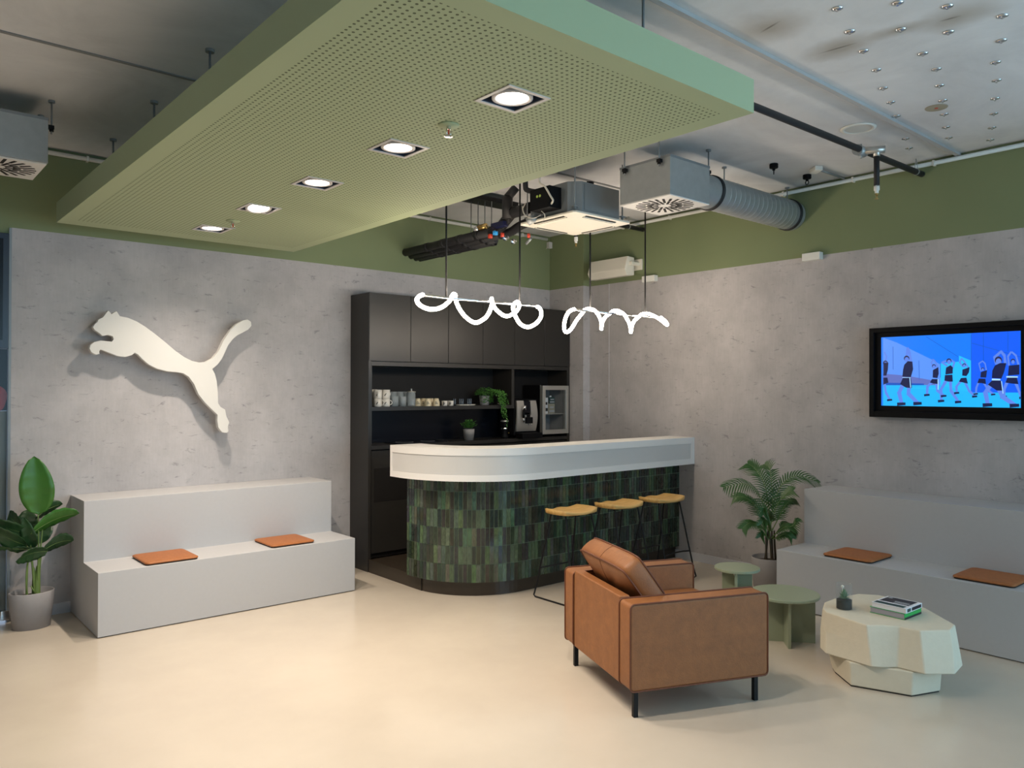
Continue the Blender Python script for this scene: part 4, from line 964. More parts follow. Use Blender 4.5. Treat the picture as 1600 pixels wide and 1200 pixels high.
lathe(bm, [(0, -.036), (.014, -.036), (.014, -.039), (0, -.039)], p, 12); obj('sprinkler_head', bm, 'brass', t, world=True)
H_ = b-dirp*.10
bm = B(); lathe(bm, [(.0215, -.006), (.024, -.006), (.024, .006), (.0215, .006)], (0, 0, 0), 16, ax='X', cap=False); bm.transform(Matrix.Translation(H_)); tube(bm, [H_+Vector((0, -.012, .02)), H_+Vector((0, 0, ZC-H_.z-.002))], .003, 6); tube(bm, [H_+Vector((0, .012, .02)), H_+Vector((0, 0, ZC-H_.z-.002))], .003, 6); obj('pipe_hanger', bm, 'galv', t, world=True)
t = thing('fire_pipe', 'short black fire pipe end showing right of the cream cassette', 'pipe', (-.3, -1.25, 3.2))
p0, p1_ = at(960, 341, z=3.2), at(995, 357, z=3.2)
d_ = Vector((p1_.x-p0.x, 0, 0)); e_ = Vector((XB-.002, p1_.y, 3.2)); s_ = Vector((-1.35, p1_.y, 3.2))
bm = B(); cyl(bm, s_, e_, .021, 16); obj('black_pipe', bm, 'rubber', t, world=True)
xx = at(900, 380, y=p1_.y).x
bm = B(); cyl(bm, (xx, p1_.y, 3.19), (xx, p1_.y, at(900, 372, y=p1_.y).z), .017, 14); obj('drop_pipe', bm, 'rubber', t, world=True)
zq = at(900, 374, y=p1_.y).z
bm = B(); lathe(bm, [(0, .02), (.018, .02), (.018, -.015), (.012, -.02), (.012, -.035), (0, -.035)], (xx, p1_.y, zq), 16); obj('nozzle_collar', bm, 'plastic', t, world=True)
bm = B(); lathe(bm, [(0, 0), (.009, -.001), (.010, -.02), (.004, -.03), (.014, -.034), (0, -.036)], (xx, p1_.y, zq-.035), 12); obj('sprinkler_head', bm, 'brass', t, world=True)
bm = B(); lathe(bm, [(.0215, -.08), (.024, -.08), (.024, -.068), (.0215, -.068)], (p1_.x-.05, p1_.y, 3.2), 16, ax='X', cap=False); cyl(bm, (p1_.x-.124, p1_.y, 3.22), (p1_.x-.124, p1_.y, ZC-.001), .004, 6); obj('pipe_hanger', bm, 'galv', t, world=True)

# ------------------------------------------------------------------ small things on ceiling and walls
for u, v, lab in ((1209, 256, 'black ceiling hook farther from the camera wall duct, the left one'), (1261, 273, 'black ceiling hook to the right, nearer the green wall')):
    p = at(u, v, z=ZC)
    lab = 'black ceiling magnet hook, the left one above the round duct' if u < 1230 else 'black ceiling magnet hook, the right one close to the green wall'
    t = thing('ceiling_hook', lab, 'hook', (p.x, p.y, ZC), 0, 'black hooks on the ceiling')
    bm = B(); lathe(bm, [(0, -.001), (.030, -.001), (.032, -.004), (.032, -.030), (.028, -.034), (.012, -.036), (.010, -.05), (0, -.05)], n=24); obj('hook_base', bm, 'tvk', t, smooth=False)
    bm = B(); n_ = 16; a0 = .6 if u < 1230 else 1.6
    P_ = [Vector((math.cos(a0)*.013*math.cos(2*PI*k/n_), math.sin(a0)*.013*math.cos(2*PI*k/n_), -.062+.016*math.sin(2*PI*k/n_))) for k in range(n_)]
    tube(bm, P_, .0035, 8, closed=True); obj('hook_eye', bm, 'tvk', t)
p = at(1341, 200, z=ZC); t = thing('ceiling_speaker', 'flat round white speaker set in the concrete ceiling', 'speaker', (p.x, p.y, ZC))
bm = B(); lathe(bm, [(.082, -.001), (.108, -.001), (.108, -.006), (.084, -.010), (.082, -.006)], n=40, cap=False); obj('rim', bm, 'plastic', t, smooth=True)
bm = B(); lathe(bm, [(0, -.001), (.082, -.001), (.082, -.005), (0, -.007)], n=40); obj('grille', bm, 'panel', t)
p = at(1463, 168, z=ZC); t = thing('ceiling_cover', 'flat beige disc with a red centre among the ceiling anchors', 'cover plate', (p.x, p.y, ZC))
bm = B(); lathe(bm, [(0, -.001), (.062, -.001), (.060, -.004), (0, -.004)], n=32); obj('plate', bm, 'disc', t)
bm = B(); lathe(bm, [(0, -.004), (.010, -.004), (.010, -.006), (0, -.006)], n=12); obj('red_centre', bm, 'red', t)
anch = [(140,66),(612,22),(1000,48),(1430,124),(238,246),(636,230),(1010,250),(1422,316),(345,398),(810,418),(1378,487),(446,546),(915,540),(1386,627),(500,688),(940,668),(1374,769),(560,798),(965,785),(1364,887),(602,906),(976,892),(1350,997),(990,993),(674,1083),(1012,1076),(1336,1092),(703,1156),(990,1158)]
def anchor_mesh():
    bm = B(); lathe(bm, [(0, -.001), (.024, -.001), (.025, -.003), (.010, -.006), (0, -.006)], n=18); return bm
ORD = ['topmost', 'second', 'third', 'fourth', 'fifth', 'sixth', 'seventh', 'eighth', 'ninth', 'tenth']
ROWS = {'left': [(140,66),(238,246),(345,398),(446,546),(500,688),(560,798),(602,906),(674,1083),(703,1156)],
        'middle': [(612,22),(636,230),(810,418),(915,540),(940,668),(965,785),(976,892),(990,993),(1012,1076),(990,1158)],
        'right': [(1430,124),(1422,316),(1378,487),(1386,627),(1374,769),(1364,887),(1350,997),(1336,1092)]}
ALAB = {q: 'silver washer anchor in the concrete ceiling, %s from the top in the %s row' % (ORD[i], k) for k, L_2 in ROWS.items() for i, q in enumerate(L_2)}
ALAB[(1000, 48)] = 'silver washer anchor in the ceiling between middle and right rows, above the brown stain'
ALAB[(1010, 250)] = 'silver washer anchor in the ceiling between middle and right rows, below the brown stain'
for k in ('left', 'middle', 'right'): ALAB[ROWS[k][0]] = 'silver washer anchor in the concrete ceiling, topmost in the %s row' % k
ALAB[(965, 785)] = 'silver washer anchor in the concrete ceiling touching the edge of the beige disc'
proto = None
for u, v in anch:
    p = at(1280+u/5, v/5, z=ZC)
    if proto is None:
        r0 = thing('ceiling_anchor', ALAB[(u, v)], 'ceiling anchor', (p.x, p.y, ZC), 0, 'silver anchors dotted over the right of the ceiling')
        obj('washer', anchor_mesh(), 'chrome', r0, smooth=True)
        bm = B(); lathe(bm, [(0, -.006), (.006, -.006), (.006, -.013), (0, -.013)], n=6); obj('nut', bm, 'chrome', r0)
        proto = r0
    else:
        c_ = copy_tree(proto); c_.location = (p.x, p.y, ZC); c_['label'] = ALAB[(u, v)]
# wall speaker
t = thing('wall_speaker', 'white wedge shaped wall speaker on the green band above the bar', 'speaker', (XB, -.95, 2.7))
def spk(y): return [(XB-.05, y, 2.925), (XB-.15, y, 2.905), (XB-.235, y, 2.80), (XB-.20, y, 2.715), (XB-.07, y, 2.73)]
A_ = [at(925, 412, x=.0)]
bm = B(); y0, y1 = -.66, -1.19
s0 = [(XB-.06, 2.925), (XB-.16, 2.93), (XB-.205, 2.80), (XB-.17, 2.735), (XB-.06, 2.745)]
ra = [bm.verts.new((x, y0+(.0 if i in (0, 4) else -.02), z)) for i, (x, z) in enumerate(s0)]; rb = [bm.verts.new((x, y1, z)) for x, z in s0]
bm.faces.new(ra); bm.faces.new(rb[::-1])
for i in range(5): bm.faces.new((ra[i], ra[(i+1) % 5], rb[(i+1) % 5], rb[i]))
obj('speaker_body', bm, 'cream', t, world=True, bev=.008, seg=3)
bm = B(); box(bm, XB-.14, XB-.0005, y1-.035, y1-.001, 2.84, 2.875); box(bm, XB-.02, XB-.0005, y1-.06, y1+.06, 2.80, 2.91); obj('bracket', bm, 'cream', t, world=True, bev=.004)
# small white wall boxes on the top edge of the wallpaper
t = thing('wall_sensor', 'small white box on the wall edge below the speaker', 'wall box', (XB, -1.35, 2.66)); obj('housing', bx(XB-.055, XB-.0005, -1.44, -1.28, 2.665, 2.725), 'plastic', t, world=True, bev=.004)
t = thing('wall_sensor', 'small white box on the wall edge between the duct and the screen', 'wall box', (XB, -3.1, 2.66)); obj('housing', bx(XB-.06, XB-.0005, -3.14, -2.985, 2.665, 2.727), 'plastic', t, world=True, bev=.004)
t = thing('junction_box', 'small grey box under the conduit in the corner', 'junction box', (-.0, -.03, 3.18)); obj('box_body', bx(-.02, .028, -.045, -.001, 3.165, 3.235), 'panel', t, world=True, bev=.003)
bm = B(); tube(bm, smoothpath([(.02, -.03, 3.19), (.045, -.535, 3.15), (.05, -.54, 3.24)][:1]+[(-.02, -.03, 3.18), (-.05, -.03, 3.155)], 4), .004, 6); obj('cable_tail', bm, 'cable', t, world=True)
pa, pb = at(1322, 281, x=XB-.03), at(1275, 265, z=ZC-.015)
t = thing('motion_sensor', 'slim white sensor on the ceiling joined to the conduit', 'sensor', (pb.x, pb.y, ZC-.03))
X = Matrix.Translation((pb.x, pb.y, ZC)) @ Matrix.Rotation(.9, 4, 'Z')
bm = B(); box(bm, -.055, .055, -.03, .03, -.034, -.0005, X=X); obj('sensor_body', bm, 'plastic', t, world=True, bev=.004)
bm = B(); tube(bm, [(pb.x+.03, pb.y-.02, ZC-.018), (.075, at(1322, 281, x=.11).y, 3.279)], .010, 10); obj('conduit_stub', bm, 'galvd', t, world=True)

# ------------------------------------------------------------------ screen
t = thing('wall_screen', 'black framed wall screen showing dancers on a blue background', 'screen', (XB, -4.1, 1.4))
y_l, y_r, zt_, zb_ = -3.546, -4.645, 2.076, 1.396
ysl, ysr, zst, zsb = -3.628, -4.556, 2.004, 1.484
XS = XB-.045
bm = B()
box(bm, XB-.07, XB-.0005, y_l-.035, y_l, zb_, zt_); box(bm, XB-.07, XB-.0005, y_r, y_r+.04, zb_, zt_)
box(bm, XB-.07, XB-.0005, y_r+.04, y_l-.035, zt_-.035, zt_); box(bm, XB-.07, XB-.0005, y_r+.04, y_l-.035, zb_, zb_+.045)
obj('outer_frame', bm, 'tvk', t, world=True, bev=.002)
obj('screen_housing', bx(XS+.0035, XB-.0005, y_r+.04, y_l-.035, zb_+.045, zt_-.035), 'tvk', t, world=True)
EM = {}
def em(name, c, s=1.0):
    m = bpy.data.materials.new(name); m.use_nodes = True; n = m.node_tree.nodes; b = n['Principled BSDF']
    b.inputs['Base Color'].default_value = (0.01, 0.01, 0.01, 1); b.inputs['Roughness'].default_value = .3; b.inputs['Emission Color'].default_value = (*c, 1); b.inputs['Emission Strength'].default_value = s*1.12
    return m
cols = [em('screen_blue', (.002, .16, .85)), em('screen_deep_blue', (.001, .09, .75)), em('screen_cyan', (.01, .42, .95)), em('screen_lilac_wall', (.08, .24, .80)), em('screen_dark', (.002, .006, .05)), em('screen_skin', (.09, .19, .66)), em('screen_line', (.004, .07, .42)), em('screen_floor', (.008, .38, .88)), em('screen_rubble', (.09, .13, .42)), em('screen_pale', (.35, .62, .95)), em('screen_hair', (.012, .012, .06))]
BL, DB, CY, LI, DK, SK, LN, FL, RU, PA, HR = range(11)
def sp(u, v, k=0):
    p = at(1350+u/6.4, 490+v/6.4, x=XS); y = max(ysr, min(ysl, p.y)); z = max(zsb, min(zst, p.z)); return (XS-.00025*k, y, z)
bm = B()
def sf(pts_, mi, k): 
    q = [sp(u, v, k) for u, v in pts_]
    try: flat(bm, q, mi)
    except Exception: pass
box(bm, XS-.0001, XS+.003, ysr, ysl, zsb, zst, BL)
sf([(1075, 150), (1620, 130), (1620, 800), (1075, 790)], DB, 1)
sf([(190, 240), (330, 290), (700, 470), (765, 510), (765, 720), (190, 720)], LI, 2)
sf([(760, 500), (950, 480), (950, 420), (1070, 470), (1070, 790), (760, 730)], CY, 1)
sf([(190, 600), (420, 620), (700, 670), (720, 715), (190, 715)], RU, 3)
sf([(190, 715), (760, 715), (1075, 790), (1620, 790), (1620, 960), (190, 960)], FL, 3)
sf([(470, 735), (740, 740), (740, 760), (470, 750)], CY, 4)
sf([(190, 690), (600, 700), (600, 716), (190, 716)], LN, 4)
for (a, b_) in (((620, 230), (940, 430)), ((1080, 295), (1600, 432)), ((1072, 200), (1074, 790)), ((1195, 190), (1195, 480)), ((1440, 175), (1440, 380)), ((765, 500), (765, 640)), ((550, 470), (553, 660)), ((290, 330), (292, 560))):
    dx_, dy_ = b_[0]-a[0], b_[1]-a[1]; l_ = math.hypot(dx_, dy_); nx, ny = -dy_/l_*2.2, dx_/l_*2.2
    sf([(a[0]+nx, a[1]+ny), (b_[0]+nx, b_[1]+ny), (b_[0]-nx, b_[1]-ny), (a[0]-nx, a[1]-ny)], LN, 5)
def limb(P_, w_, mi, k):
    for a, b_ in zip(P_, P_[1:]):
        dx_, dy_ = b_[0]-a[0], b_[1]-a[1]; l_ = math.hypot(dx_, dy_) or 1; nx, ny = -dy_/l_*w_/2, dx_/l_*w_/2
        e = w_*.25; ex, ey = dx_/l_*e, dy_/l_*e
        sf([(a[0]+nx-ex, a[1]+ny-ey), (b_[0]+nx*.8+ex, b_[1]+ny*.8+ey), (b_[0]-nx*.8+ex, b_[1]-ny*.8+ey), (a[0]-nx-ex, a[1]-ny-ey)], mi, k)
def disc_(c_, rx, ry, mi, k): sf([(c_[0]+rx*math.cos(2*PI*i/14), c_[1]+ry*math.sin(2*PI*i/14)) for i in range(14)], mi, k)
def dancer(head, hs, torso, shorts, arms, legs, lw, k):
    for A in arms: limb(A, lw*.62, SK, k)
    for A in legs:
        limb(A, lw, SK, k); e = A[-1]; limb([(e[0]-lw*.9, e[1]+6), (e[0]+lw*.7, e[1]+2)], lw*.8, DK, k+1)
    disc_((head[0], head[1]-hs*.25), hs*1.02, hs*1.05, HR, k+1); disc_((head[0]+hs*.05, head[1]+hs*.15), hs*.78, hs*.92, SK, k+2)
    sf(shorts, DK, k+2); sf(torso, DK, k+3)
dancer((215, 500), 24, [(195, 490), (245, 490), (240, 560), (225, 620), (195, 620)], [(195, 640), (235, 640), (245, 690), (195, 710)], [[(215, 470), (228, 430), (205, 385)]], [[(205, 700), (220, 790), (260, 860)]], 26, 6)
dancer((427, 455), 27, [(405, 510), (440, 475), (485, 480), (492, 555), (470, 635), (385, 632), (392, 560)], [(392, 638), (470, 640), (480, 745), (420, 740), (362, 705)], [[(418, 450), (432, 400), (436, 345)], [(470, 480), (458, 400), (440, 345)]], [[(390, 715), (352, 790), (378, 900)], [(450, 735), (445, 800), (540, 895)]], 42, 6)
dancer((700, 530), 19, [(690, 565), (745, 535), (748, 600), (735, 645), (688, 640)], [(680, 655), (738, 655), (745, 705), (700, 700), (660, 690)], [[(690, 535), (675, 490), (692, 460)], [(735, 540), (718, 490), (695, 460)]], [[(675, 690), (635, 730), (632, 810)], [(725, 700), (735, 770), (800, 820)]], 28, 6)
dancer((850, 480), 25, [(822, 540), (868, 515), (890, 540), (888, 600), (815, 610), (818, 570)], [(810, 615), (885, 610), (890, 680), (845, 680), (805, 670)], [[(830, 520), (780, 490), (840, 465)], [(885, 545), (905, 490), (870, 460)]], [[(820, 675), (770, 760), (775, 870)], [(865, 680), (870, 770), (945, 880)]], 32, 6)
dancer((1002, 520), 18, [(985, 560), (1058, 535), (1050, 590), (1025, 625), (983, 620)], [(970, 645), (1025, 640), (1040, 700), (995, 690), (950, 680)], [[(990, 530), (958, 490), (975, 450)], [(1045, 540), (1005, 480), (978, 450)]], [[(965, 680), (925, 730), (930, 790)], [(1015, 695), (1050, 770), (1110, 825)]], 26, 6)
dancer((1188, 558), 15, [(1170, 585), (1232, 565), (1222, 640), (1165, 638)], [(1150, 650), (1215, 652), (1220, 705), (1175, 695), (1135, 695)], [[(1170, 575), (1150, 500), (1185, 475)], [(1225, 570), (1212, 500), (1187, 475)]], [[(1145, 690), (1125, 740), (1120, 800)], [(1205, 700), (1245, 770), (1295, 805)]], 22, 6)
dancer((1345, 475), 36, [(1310, 520), (1360, 495), (1425, 495), (1400, 590), (1375, 650), (1280, 645), (1285, 570)], [(1285, 665), (1370, 670), (1385, 770), (1330, 770), (1240, 710)], [[(1325, 500), (1305, 440), (1365, 385)], [(1415, 500), (1405, 420), (1370, 378)]], [[(1265, 715), (1215, 790), (1240, 910)], [(1355, 765), (1385, 830), (1510, 915)]], 48, 8)
dancer((1490, 480), 22, [(1450, 520), (1555, 510), (1555, 610), (1440, 620)], [(1435, 640), (1530, 640), (1545, 705), (1480, 700), (1415, 690)], [[(1450, 515), (1440, 430), (1470, 385)], [(1545, 510), (1520, 420), (1480, 385)]], [[(1430, 690), (1400, 760), (1400, 830)], [(1525, 705), (1560, 790), (1590, 840)]], 34, 6)
sf([(1562, 690), (1592, 655), (1592, 725), (1570, 720)], DK, 7)
for (u0, v0, u1, v1) in ((455, 640, 468, 740), (738, 655, 742, 760), (1372, 675, 1392, 800), (1425, 625, 1540, 640), (1280, 650, 1365, 668), (385, 636, 470, 642)): sf([(u0, v0), (u1, v0+3), (u1, v1), (u0, v1)] if u1-u0 > 30 else [(u0, v0), (u0+8, v0), (u1+4, v1), (u1-4, v1)], PA, 11)
obj('display_picture', bm, cols, t, world=True, recalc=False)

# ------------------------------------------------------------------ armchair
AX = Vector((-3.045, -3.825, 0)); ANG = -math.radians(22.5)
t = thing('armchair', 'tan leather box armchair on thin black legs with its back to the camera', 'armchair', AX, ANG)
# local: x = towards the front 0..78, y = across 0..84 (near arm at y=0)
D_, W_ = .78, .84
def cushion_box(x0, x1, y0, y1, z0, z1, r=.02): return bx(x0, x1, y0, y1, z0, z1)
def loop_pipe(P_, r=.005): bm = B(); tube(bm, P_, r, 8, closed=True); return bm
def rrect(w0, w1, h0, h1, r, f, n=5):
    P_ = []
    for (cx_, cy_, a0) in ((w1-r, h1-r, 0), (w0+r, h1-r, 90), (w0+r, h0+r, 180), (w1-r, h0+r, 270)):
        for k in range(n+1): a = math.radians(a0+90*k/n); P_.append(f(cx_+r*math.cos(a), cy_+r*math.sin(a)))
    return P_
for (y0, y1) in ((0, .125), (W_-.125, W_)):
    bm = B(); pr2 = rrect(0, D_, .14, .56, .022, lambda a, b: Vector((a, 0, b))); prism(bm, [(p.x, y0, p.z) for p in pr2], (0, y1-y0, 0))
    ar = obj('arm', bm, 'leather', t, bev=.010, seg=3)
    for yy in (y0+.002, y1-.002):
        bm = loop_pipe([Vector((p.x, yy, p.z)) for p in rrect(-.001, D_+.001, .139, .5615, .024, lambda a, b: Vector((a, 0, b)))], .0042); obj('piping', bm, 'piping', ar)
bk = obj('back_panel', bx(.004, .062, .128, W_-.128, .14, .572), 'leather', t, bev=.008, seg=3)
obj('seat_frame', bx(.064, D_-.01, .128, W_-.128, .145, .28), 'leather', t, bev=.008, seg=3)
sc_ = obj('seat_cushion', bx(.066, D_+.005, .130, W_-.130, .283, .42), 'leather', t, bev=.03, seg=4)
# leaning back cushion: front and back faces are pillowed, with piping on both rims
def pillow_pt(s, w, th):   # s along its height 0..1, w along its width 0..1, th -1..1 through its thickness
    up = Vector((-.592, 0, .806)); nrm = Vector((.806, 0, .592)); base_ = Vector((.345, 0, .405))
    Hh = .425; Tt = .105
    bulge = (1-abs(2*s-1)**4)*(1-abs(2*w-1)**5)
    u_, v_ = 2*w-1, 2*s-1                    # rounded corners
    u2, v2 = u_*math.sqrt(1-.10*v_**6), v_*math.sqrt(1-.12*u_**6)
    yy = .135+(W_-.27)*(u2+1)/2; s2_ = (v2+1)/2
    edge = .5*Tt*th*(1+.55*bulge)
    wr = .0035*math.sin(w*19+s*5)*math.sin(s*13+w*4)
    return base_+up*(Hh*s2_)+nrm*(edge-.03+wr*bulge)+Vector((0, yy, 0))
bm = B(); NS, NW = 18, 22
g1 = [[bm.verts.new(pillow_pt(i/NS, j/NW, 1)) for j in range(NW+1)] for i in range(NS+1)]
g0 = [[bm.verts.new(pillow_pt(i/NS, j/NW, -1)) for j in range(NW+1)] for i in range(NS+1)]
for g_, fl in ((g1, 0), (g0, 1)):
    for i in range(NS):
        for j in range(NW):
            q = (g_[i][j], g_[i][j+1], g_[i+1][j+1], g_[i+1][j]); bm.faces.new(q if not fl else q[::-1])
bd = [(i, 0) for i in range(NS)]+[(NS, j) for j in range(NW)]+[(i, NW) for i in range(NS, 0, -1)]+[(0, j) for j in range(NW, 0, -1)]
for k in range(len(bd)):
    (i, j), (i2, j2) = bd[k], bd[(k+1) % len(bd)]
    va, vb = g1[i][j], g0[i][j]; vc, vd = g0[i2][j2], g1[i2][j2]
    pass
rim = []
ctr = pillow_pt(.5, .5, 0)
for (i, j) in bd:
    row = [g1[i][j]]
    for th in (.5, 0, -.5):
        p = pillow_pt(i/NS, j/NW, th); q = pillow_pt(i/NS, j/NW, 0)-ctr; row.append(bm.verts.new(p+q.normalized()*.010*(1-th*th)))
    row.append(g0[i][j]); rim.append(row)
for k in range(len(rim)):
    a_, b_ = rim[k], rim[(k+1) % len(rim)]
    for q in range(4): bm.faces.new((a_[q], a_[q+1], b_[q+1], b_[q]))
cu = obj('back_cushion', bm, 'leather', t, smooth=True)
for p_ in cu.data.polygons: p_.use_smooth = True
for th in (1, -1):
    loop = [pillow_pt(i/NS, j/NW, th) for i, j in bd]; obj('piping', loop_pipe(loop, .0052), 'piping', cu)
bm = B(); tube(bm, [pillow_pt(1.0, .5, th/6)+(pillow_pt(1, .5, 0)-ctr).normalized()*.0102*(1-(th/6)**2) for th in range(-6, 7)], .0016, 6); tube(bm, [pillow_pt(1-k/12*.35, .5, -1)+Vector((-.0003, 0, 0)) for k in range(0, 12)], .0016, 6); obj('seam', bm, 'piping', cu)
for (x, y) in ((.048, .048), (.735, .048), (.048, .79), (.735, .79)):
    obj('leg', bx(x-.012, x+.012, y-.012, y+.012, 0, .1395), 'bmetal', t, bev=.0015)

# ------------------------------------------------------------------ side tables
def side_table(name, lab, c_, z, R_, arms, panel=.018):
    t = thing('side_table', lab, 'side table', (c_[0], c_[1], 0), 0, 'round sage green side tables')
    bm = B(); lathe(bm, [(0, z-.018), (R_-.003, z-.018), (R_, z-.015), (R_, z-.003), (R_-.003, z), (0, z)], n=56); obj('tabletop', bm, 'sage', t, smooth=False)
    for (ang, l0, l1) in arms:
        X = Matrix.Rotation(math.radians(ang), 4, 'Z')
        obj('cross_panel', box(B(), l0, l1, -panel/2, panel/2, 0, z-.0185, X=X), 'sage', t, bev=.001)
    bm = B()
    for (ang, l0, l1) in arms:
        if l1 > .05:
            p = Matrix.Rotation(math.radians(ang), 4, 'Z') @ Vector((l1-.02, -panel/2-.002, z-.03)); lathe(bm, [(0, -.003), (.006, -.003), (.006, .003), (0, .003)], p, 12, ax='Y')
    obj('fixing_disc', bm, 'chrome', t)
    return t
side_table('s', 'larger round sage green side table between the armchair and the right bench', (-1.370, -3.665), .310, .212, [(-139, .010, .155), (41, .010, .155), (-50, -.185, .185)])
side_table('s', 'smaller round sage green side table in front of the potted palm', (-1.245, -3.235), .380, .152, [(-150, .010, .125), (30, .010, .12), (-55, -.10, .10)])

# ------------------------------------------------------------------ sculpted table
t = thing('coffee_table', 'faceted cream stone-like coffee table with a smaller foot block', 'coffee table', (-1.45, -4.4, 0))
def rk(L_, z): return [at(1180+u/3, 720+v/3, z=z) for u, v in L_]
ztp, zlo = .345, .135
topL = [(316,690),(332,708),(520,770),(600,771),(675,776),(772,797),(915,793),(938,768),(800,690),(700,655),(580,628),(480,622),(370,645),(325,662)]
up_ = rk(topL, ztp)
lowL = [(305,880),(330,905),(545,968),(605,972),(665,971),(795,1003),(938,1003),(974,962)]
lo_ = rk(lowL, zlo)
# hidden rear lower outline follows the top one
cc = sum(up_, Vector())/len(up_)
for i in range(8, 14):
    q = up_[i]; dv = (q-cc); dv.z = 0; lo_.append(Vector((q.x, q.y, zlo))+dv*(.06 if i > 8 else .10))
bm = B(); a = [bm.verts.new(p) for p in up_]
mid_ = [bm.verts.new(p.lerp(q, .5)+((p-cc).normalized()*.006 if i % 3 == 0 else Vector((0, 0, 0)))) for i, (p, q) in enumerate(zip(up_, lo_))]
b_ = [bm.verts.new(p) for p in lo_]; n_ = len(a)
bm.faces.new(a); bm.faces.new(b_[::-1])
for A1, A2 in ((a, mid_), (mid_, b_)):
    for i in range(n_): bm.faces.new((A1[i], A1[(i+1) % n_], A2[(i+1) % n_], A2[i]))
obj('upper_block', bm, 'stone', t, world=True, bev=.008, seg=3)
fl_ = rk([(372,990),(447,1053),(735,1103),(868,1080)], .006)
fl_ += [Vector((-1.24, -4.45, .006)), Vector((-1.27, -4.22, .006)), Vector((-1.45, -4.10, .006)), Vector((-1.61, -4.10, .006))]
bm = B(); c2_ = sum(fl_, Vector())/len(fl_)
a = [bm.verts.new(p) for p in fl_]; b_ = [bm.verts.new(Vector((p.x, p.y, .134))+Vector((p.x-c2_.x, p.y-c2_.y, 0))*(.12 if i in (0, 7) else .03)) for i, p in enumerate(fl_)]
bm.faces.new(a[::-1]); bm.faces.new(b_)
for i in range(8): bm.faces.new((a[i], a[(i+1) % 8], b_[(i+1) % 8], b_[i]))
obj('foot_block', bm, 'stone', t, world=True, bev=.008, seg=3)
bm = B(); prism(bm, [c2_*.02+p*.98 for p in [Vector((q.x, q.y, 0)) for q in fl_]], (0, 0, .006))
for v in bm.verts: v.co.x = c2_.x+(v.co.x-c2_.x*0)*1 - c2_.x*.0 if False else v.co.x
obj('shadow_gap_plinth', bm, 'seam', t, world=True)
# books
bz = ztp+.0008
bc = (at(1358, 957, z=bz)+at(1437, 953, z=bz)+at(1413, 970, z=bz)+at(1383, 935, z=bz))/4
ex_ = (at(1413.5, 969, z=bz)-at(1359, 956.5, z=bz)); ang = math.atan2(ex_.y, ex_.x); bl = ex_.length
ey_ = (at(1437, 954, z=bz)-at(1413.5, 969, z=bz)); bw = ey_.length
print('BOOK', bl, bw, math.degrees(ang), math.degrees(math.atan2(ey_.y, ey_.x)))
corner = at(1359, 956.5, z=bz)
def book(z0, L1, W1, h, lab, cover, pages, inset, off, rot=0):
    t = thing('book', lab, 'book', (corner.x, corner.y, z0), ang+rot, 'books on the cream coffee table')
    ox, oy = off
    bm = B(); box(bm, ox, ox+L1, oy, oy+W1, 0, .002); box(bm, ox, ox+L1, oy, oy+W1, h-.002, h); box(bm, ox+L1-.002, ox+L1, oy, oy+W1, .002, h-.002)
    obj('cover', bm, cover, t)
    obj('pages', bx(ox+.003, ox+L1-.0025, oy+.003, oy+W1-.003, .0022, h-.0022), pages, t)
    return t, ox, oy
BW = min(bw, .20)
tb_, ox, oy = book(bz, bl, BW, .034, 'lower thick book with a green spine under the black and white one', 'covg', 'pageg', 0, (0, 0))
obj('spine_band', bx(bl, bl+.0006, 0, BW, .0, .011), 'covk', tb_)
zz_ = bz+.0345; h2 = .026; l2 = bl*.985; w2 = BW*.985
tb_, ox, oy = book(zz_, l2, w2, h2, 'upper white book with a black title panel lying on the green one', 'pagew', 'pagew', 0, (.008, .002), .01)
o_ = (.008, .002)
obj('title_panel', bx(o_[0]+l2*.06, o_[0]+l2*.90, o_[1]+w2*.36, o_[1]+w2*.95, h2, h2+.0006), 'covk', tb_)
obj('teal_band', bx(o_[0]+l2*.04, o_[0]+l2*.90, o_[1]+w2*.05, o_[1]+w2*.27, h2, h2+.0006), 'covt', tb_)
bm = B(); R4 = random.Random(5)
for row, (x0, x1, y, hh) in enumerate(((.42, .82, .555, .05), (.45, .86, .475, .05), (.45, .84, .40, .04))):
    x = x0
    while x < x1:
        w_ = R4.uniform(.02, .04); box(bm, o_[0]+l2*x, o_[0]+l2*(x+w_*.8), o_[1]+w2*y, o_[1]+w2*(y+hh), h2+.0006, h2+.0010); x += w_
box(bm, o_[0]+l2*.10, o_[0]+l2*.22, o_[1]+w2*.80, o_[1]+w2*.90, h2+.0006, h2+.0010)
obj('lettering', bm, 'ink', tb_)
e = o_[0]+l2
obj('spine_label', bx(e, e+.0006, o_[1]+w2*.08, o_[1]+w2*.30, .004, .022), 'covt', tb_); obj('spine_label', bx(e, e+.0006, o_[1]+w2*.36, o_[1]+w2*.95, .004, .022), 'covk', tb_)
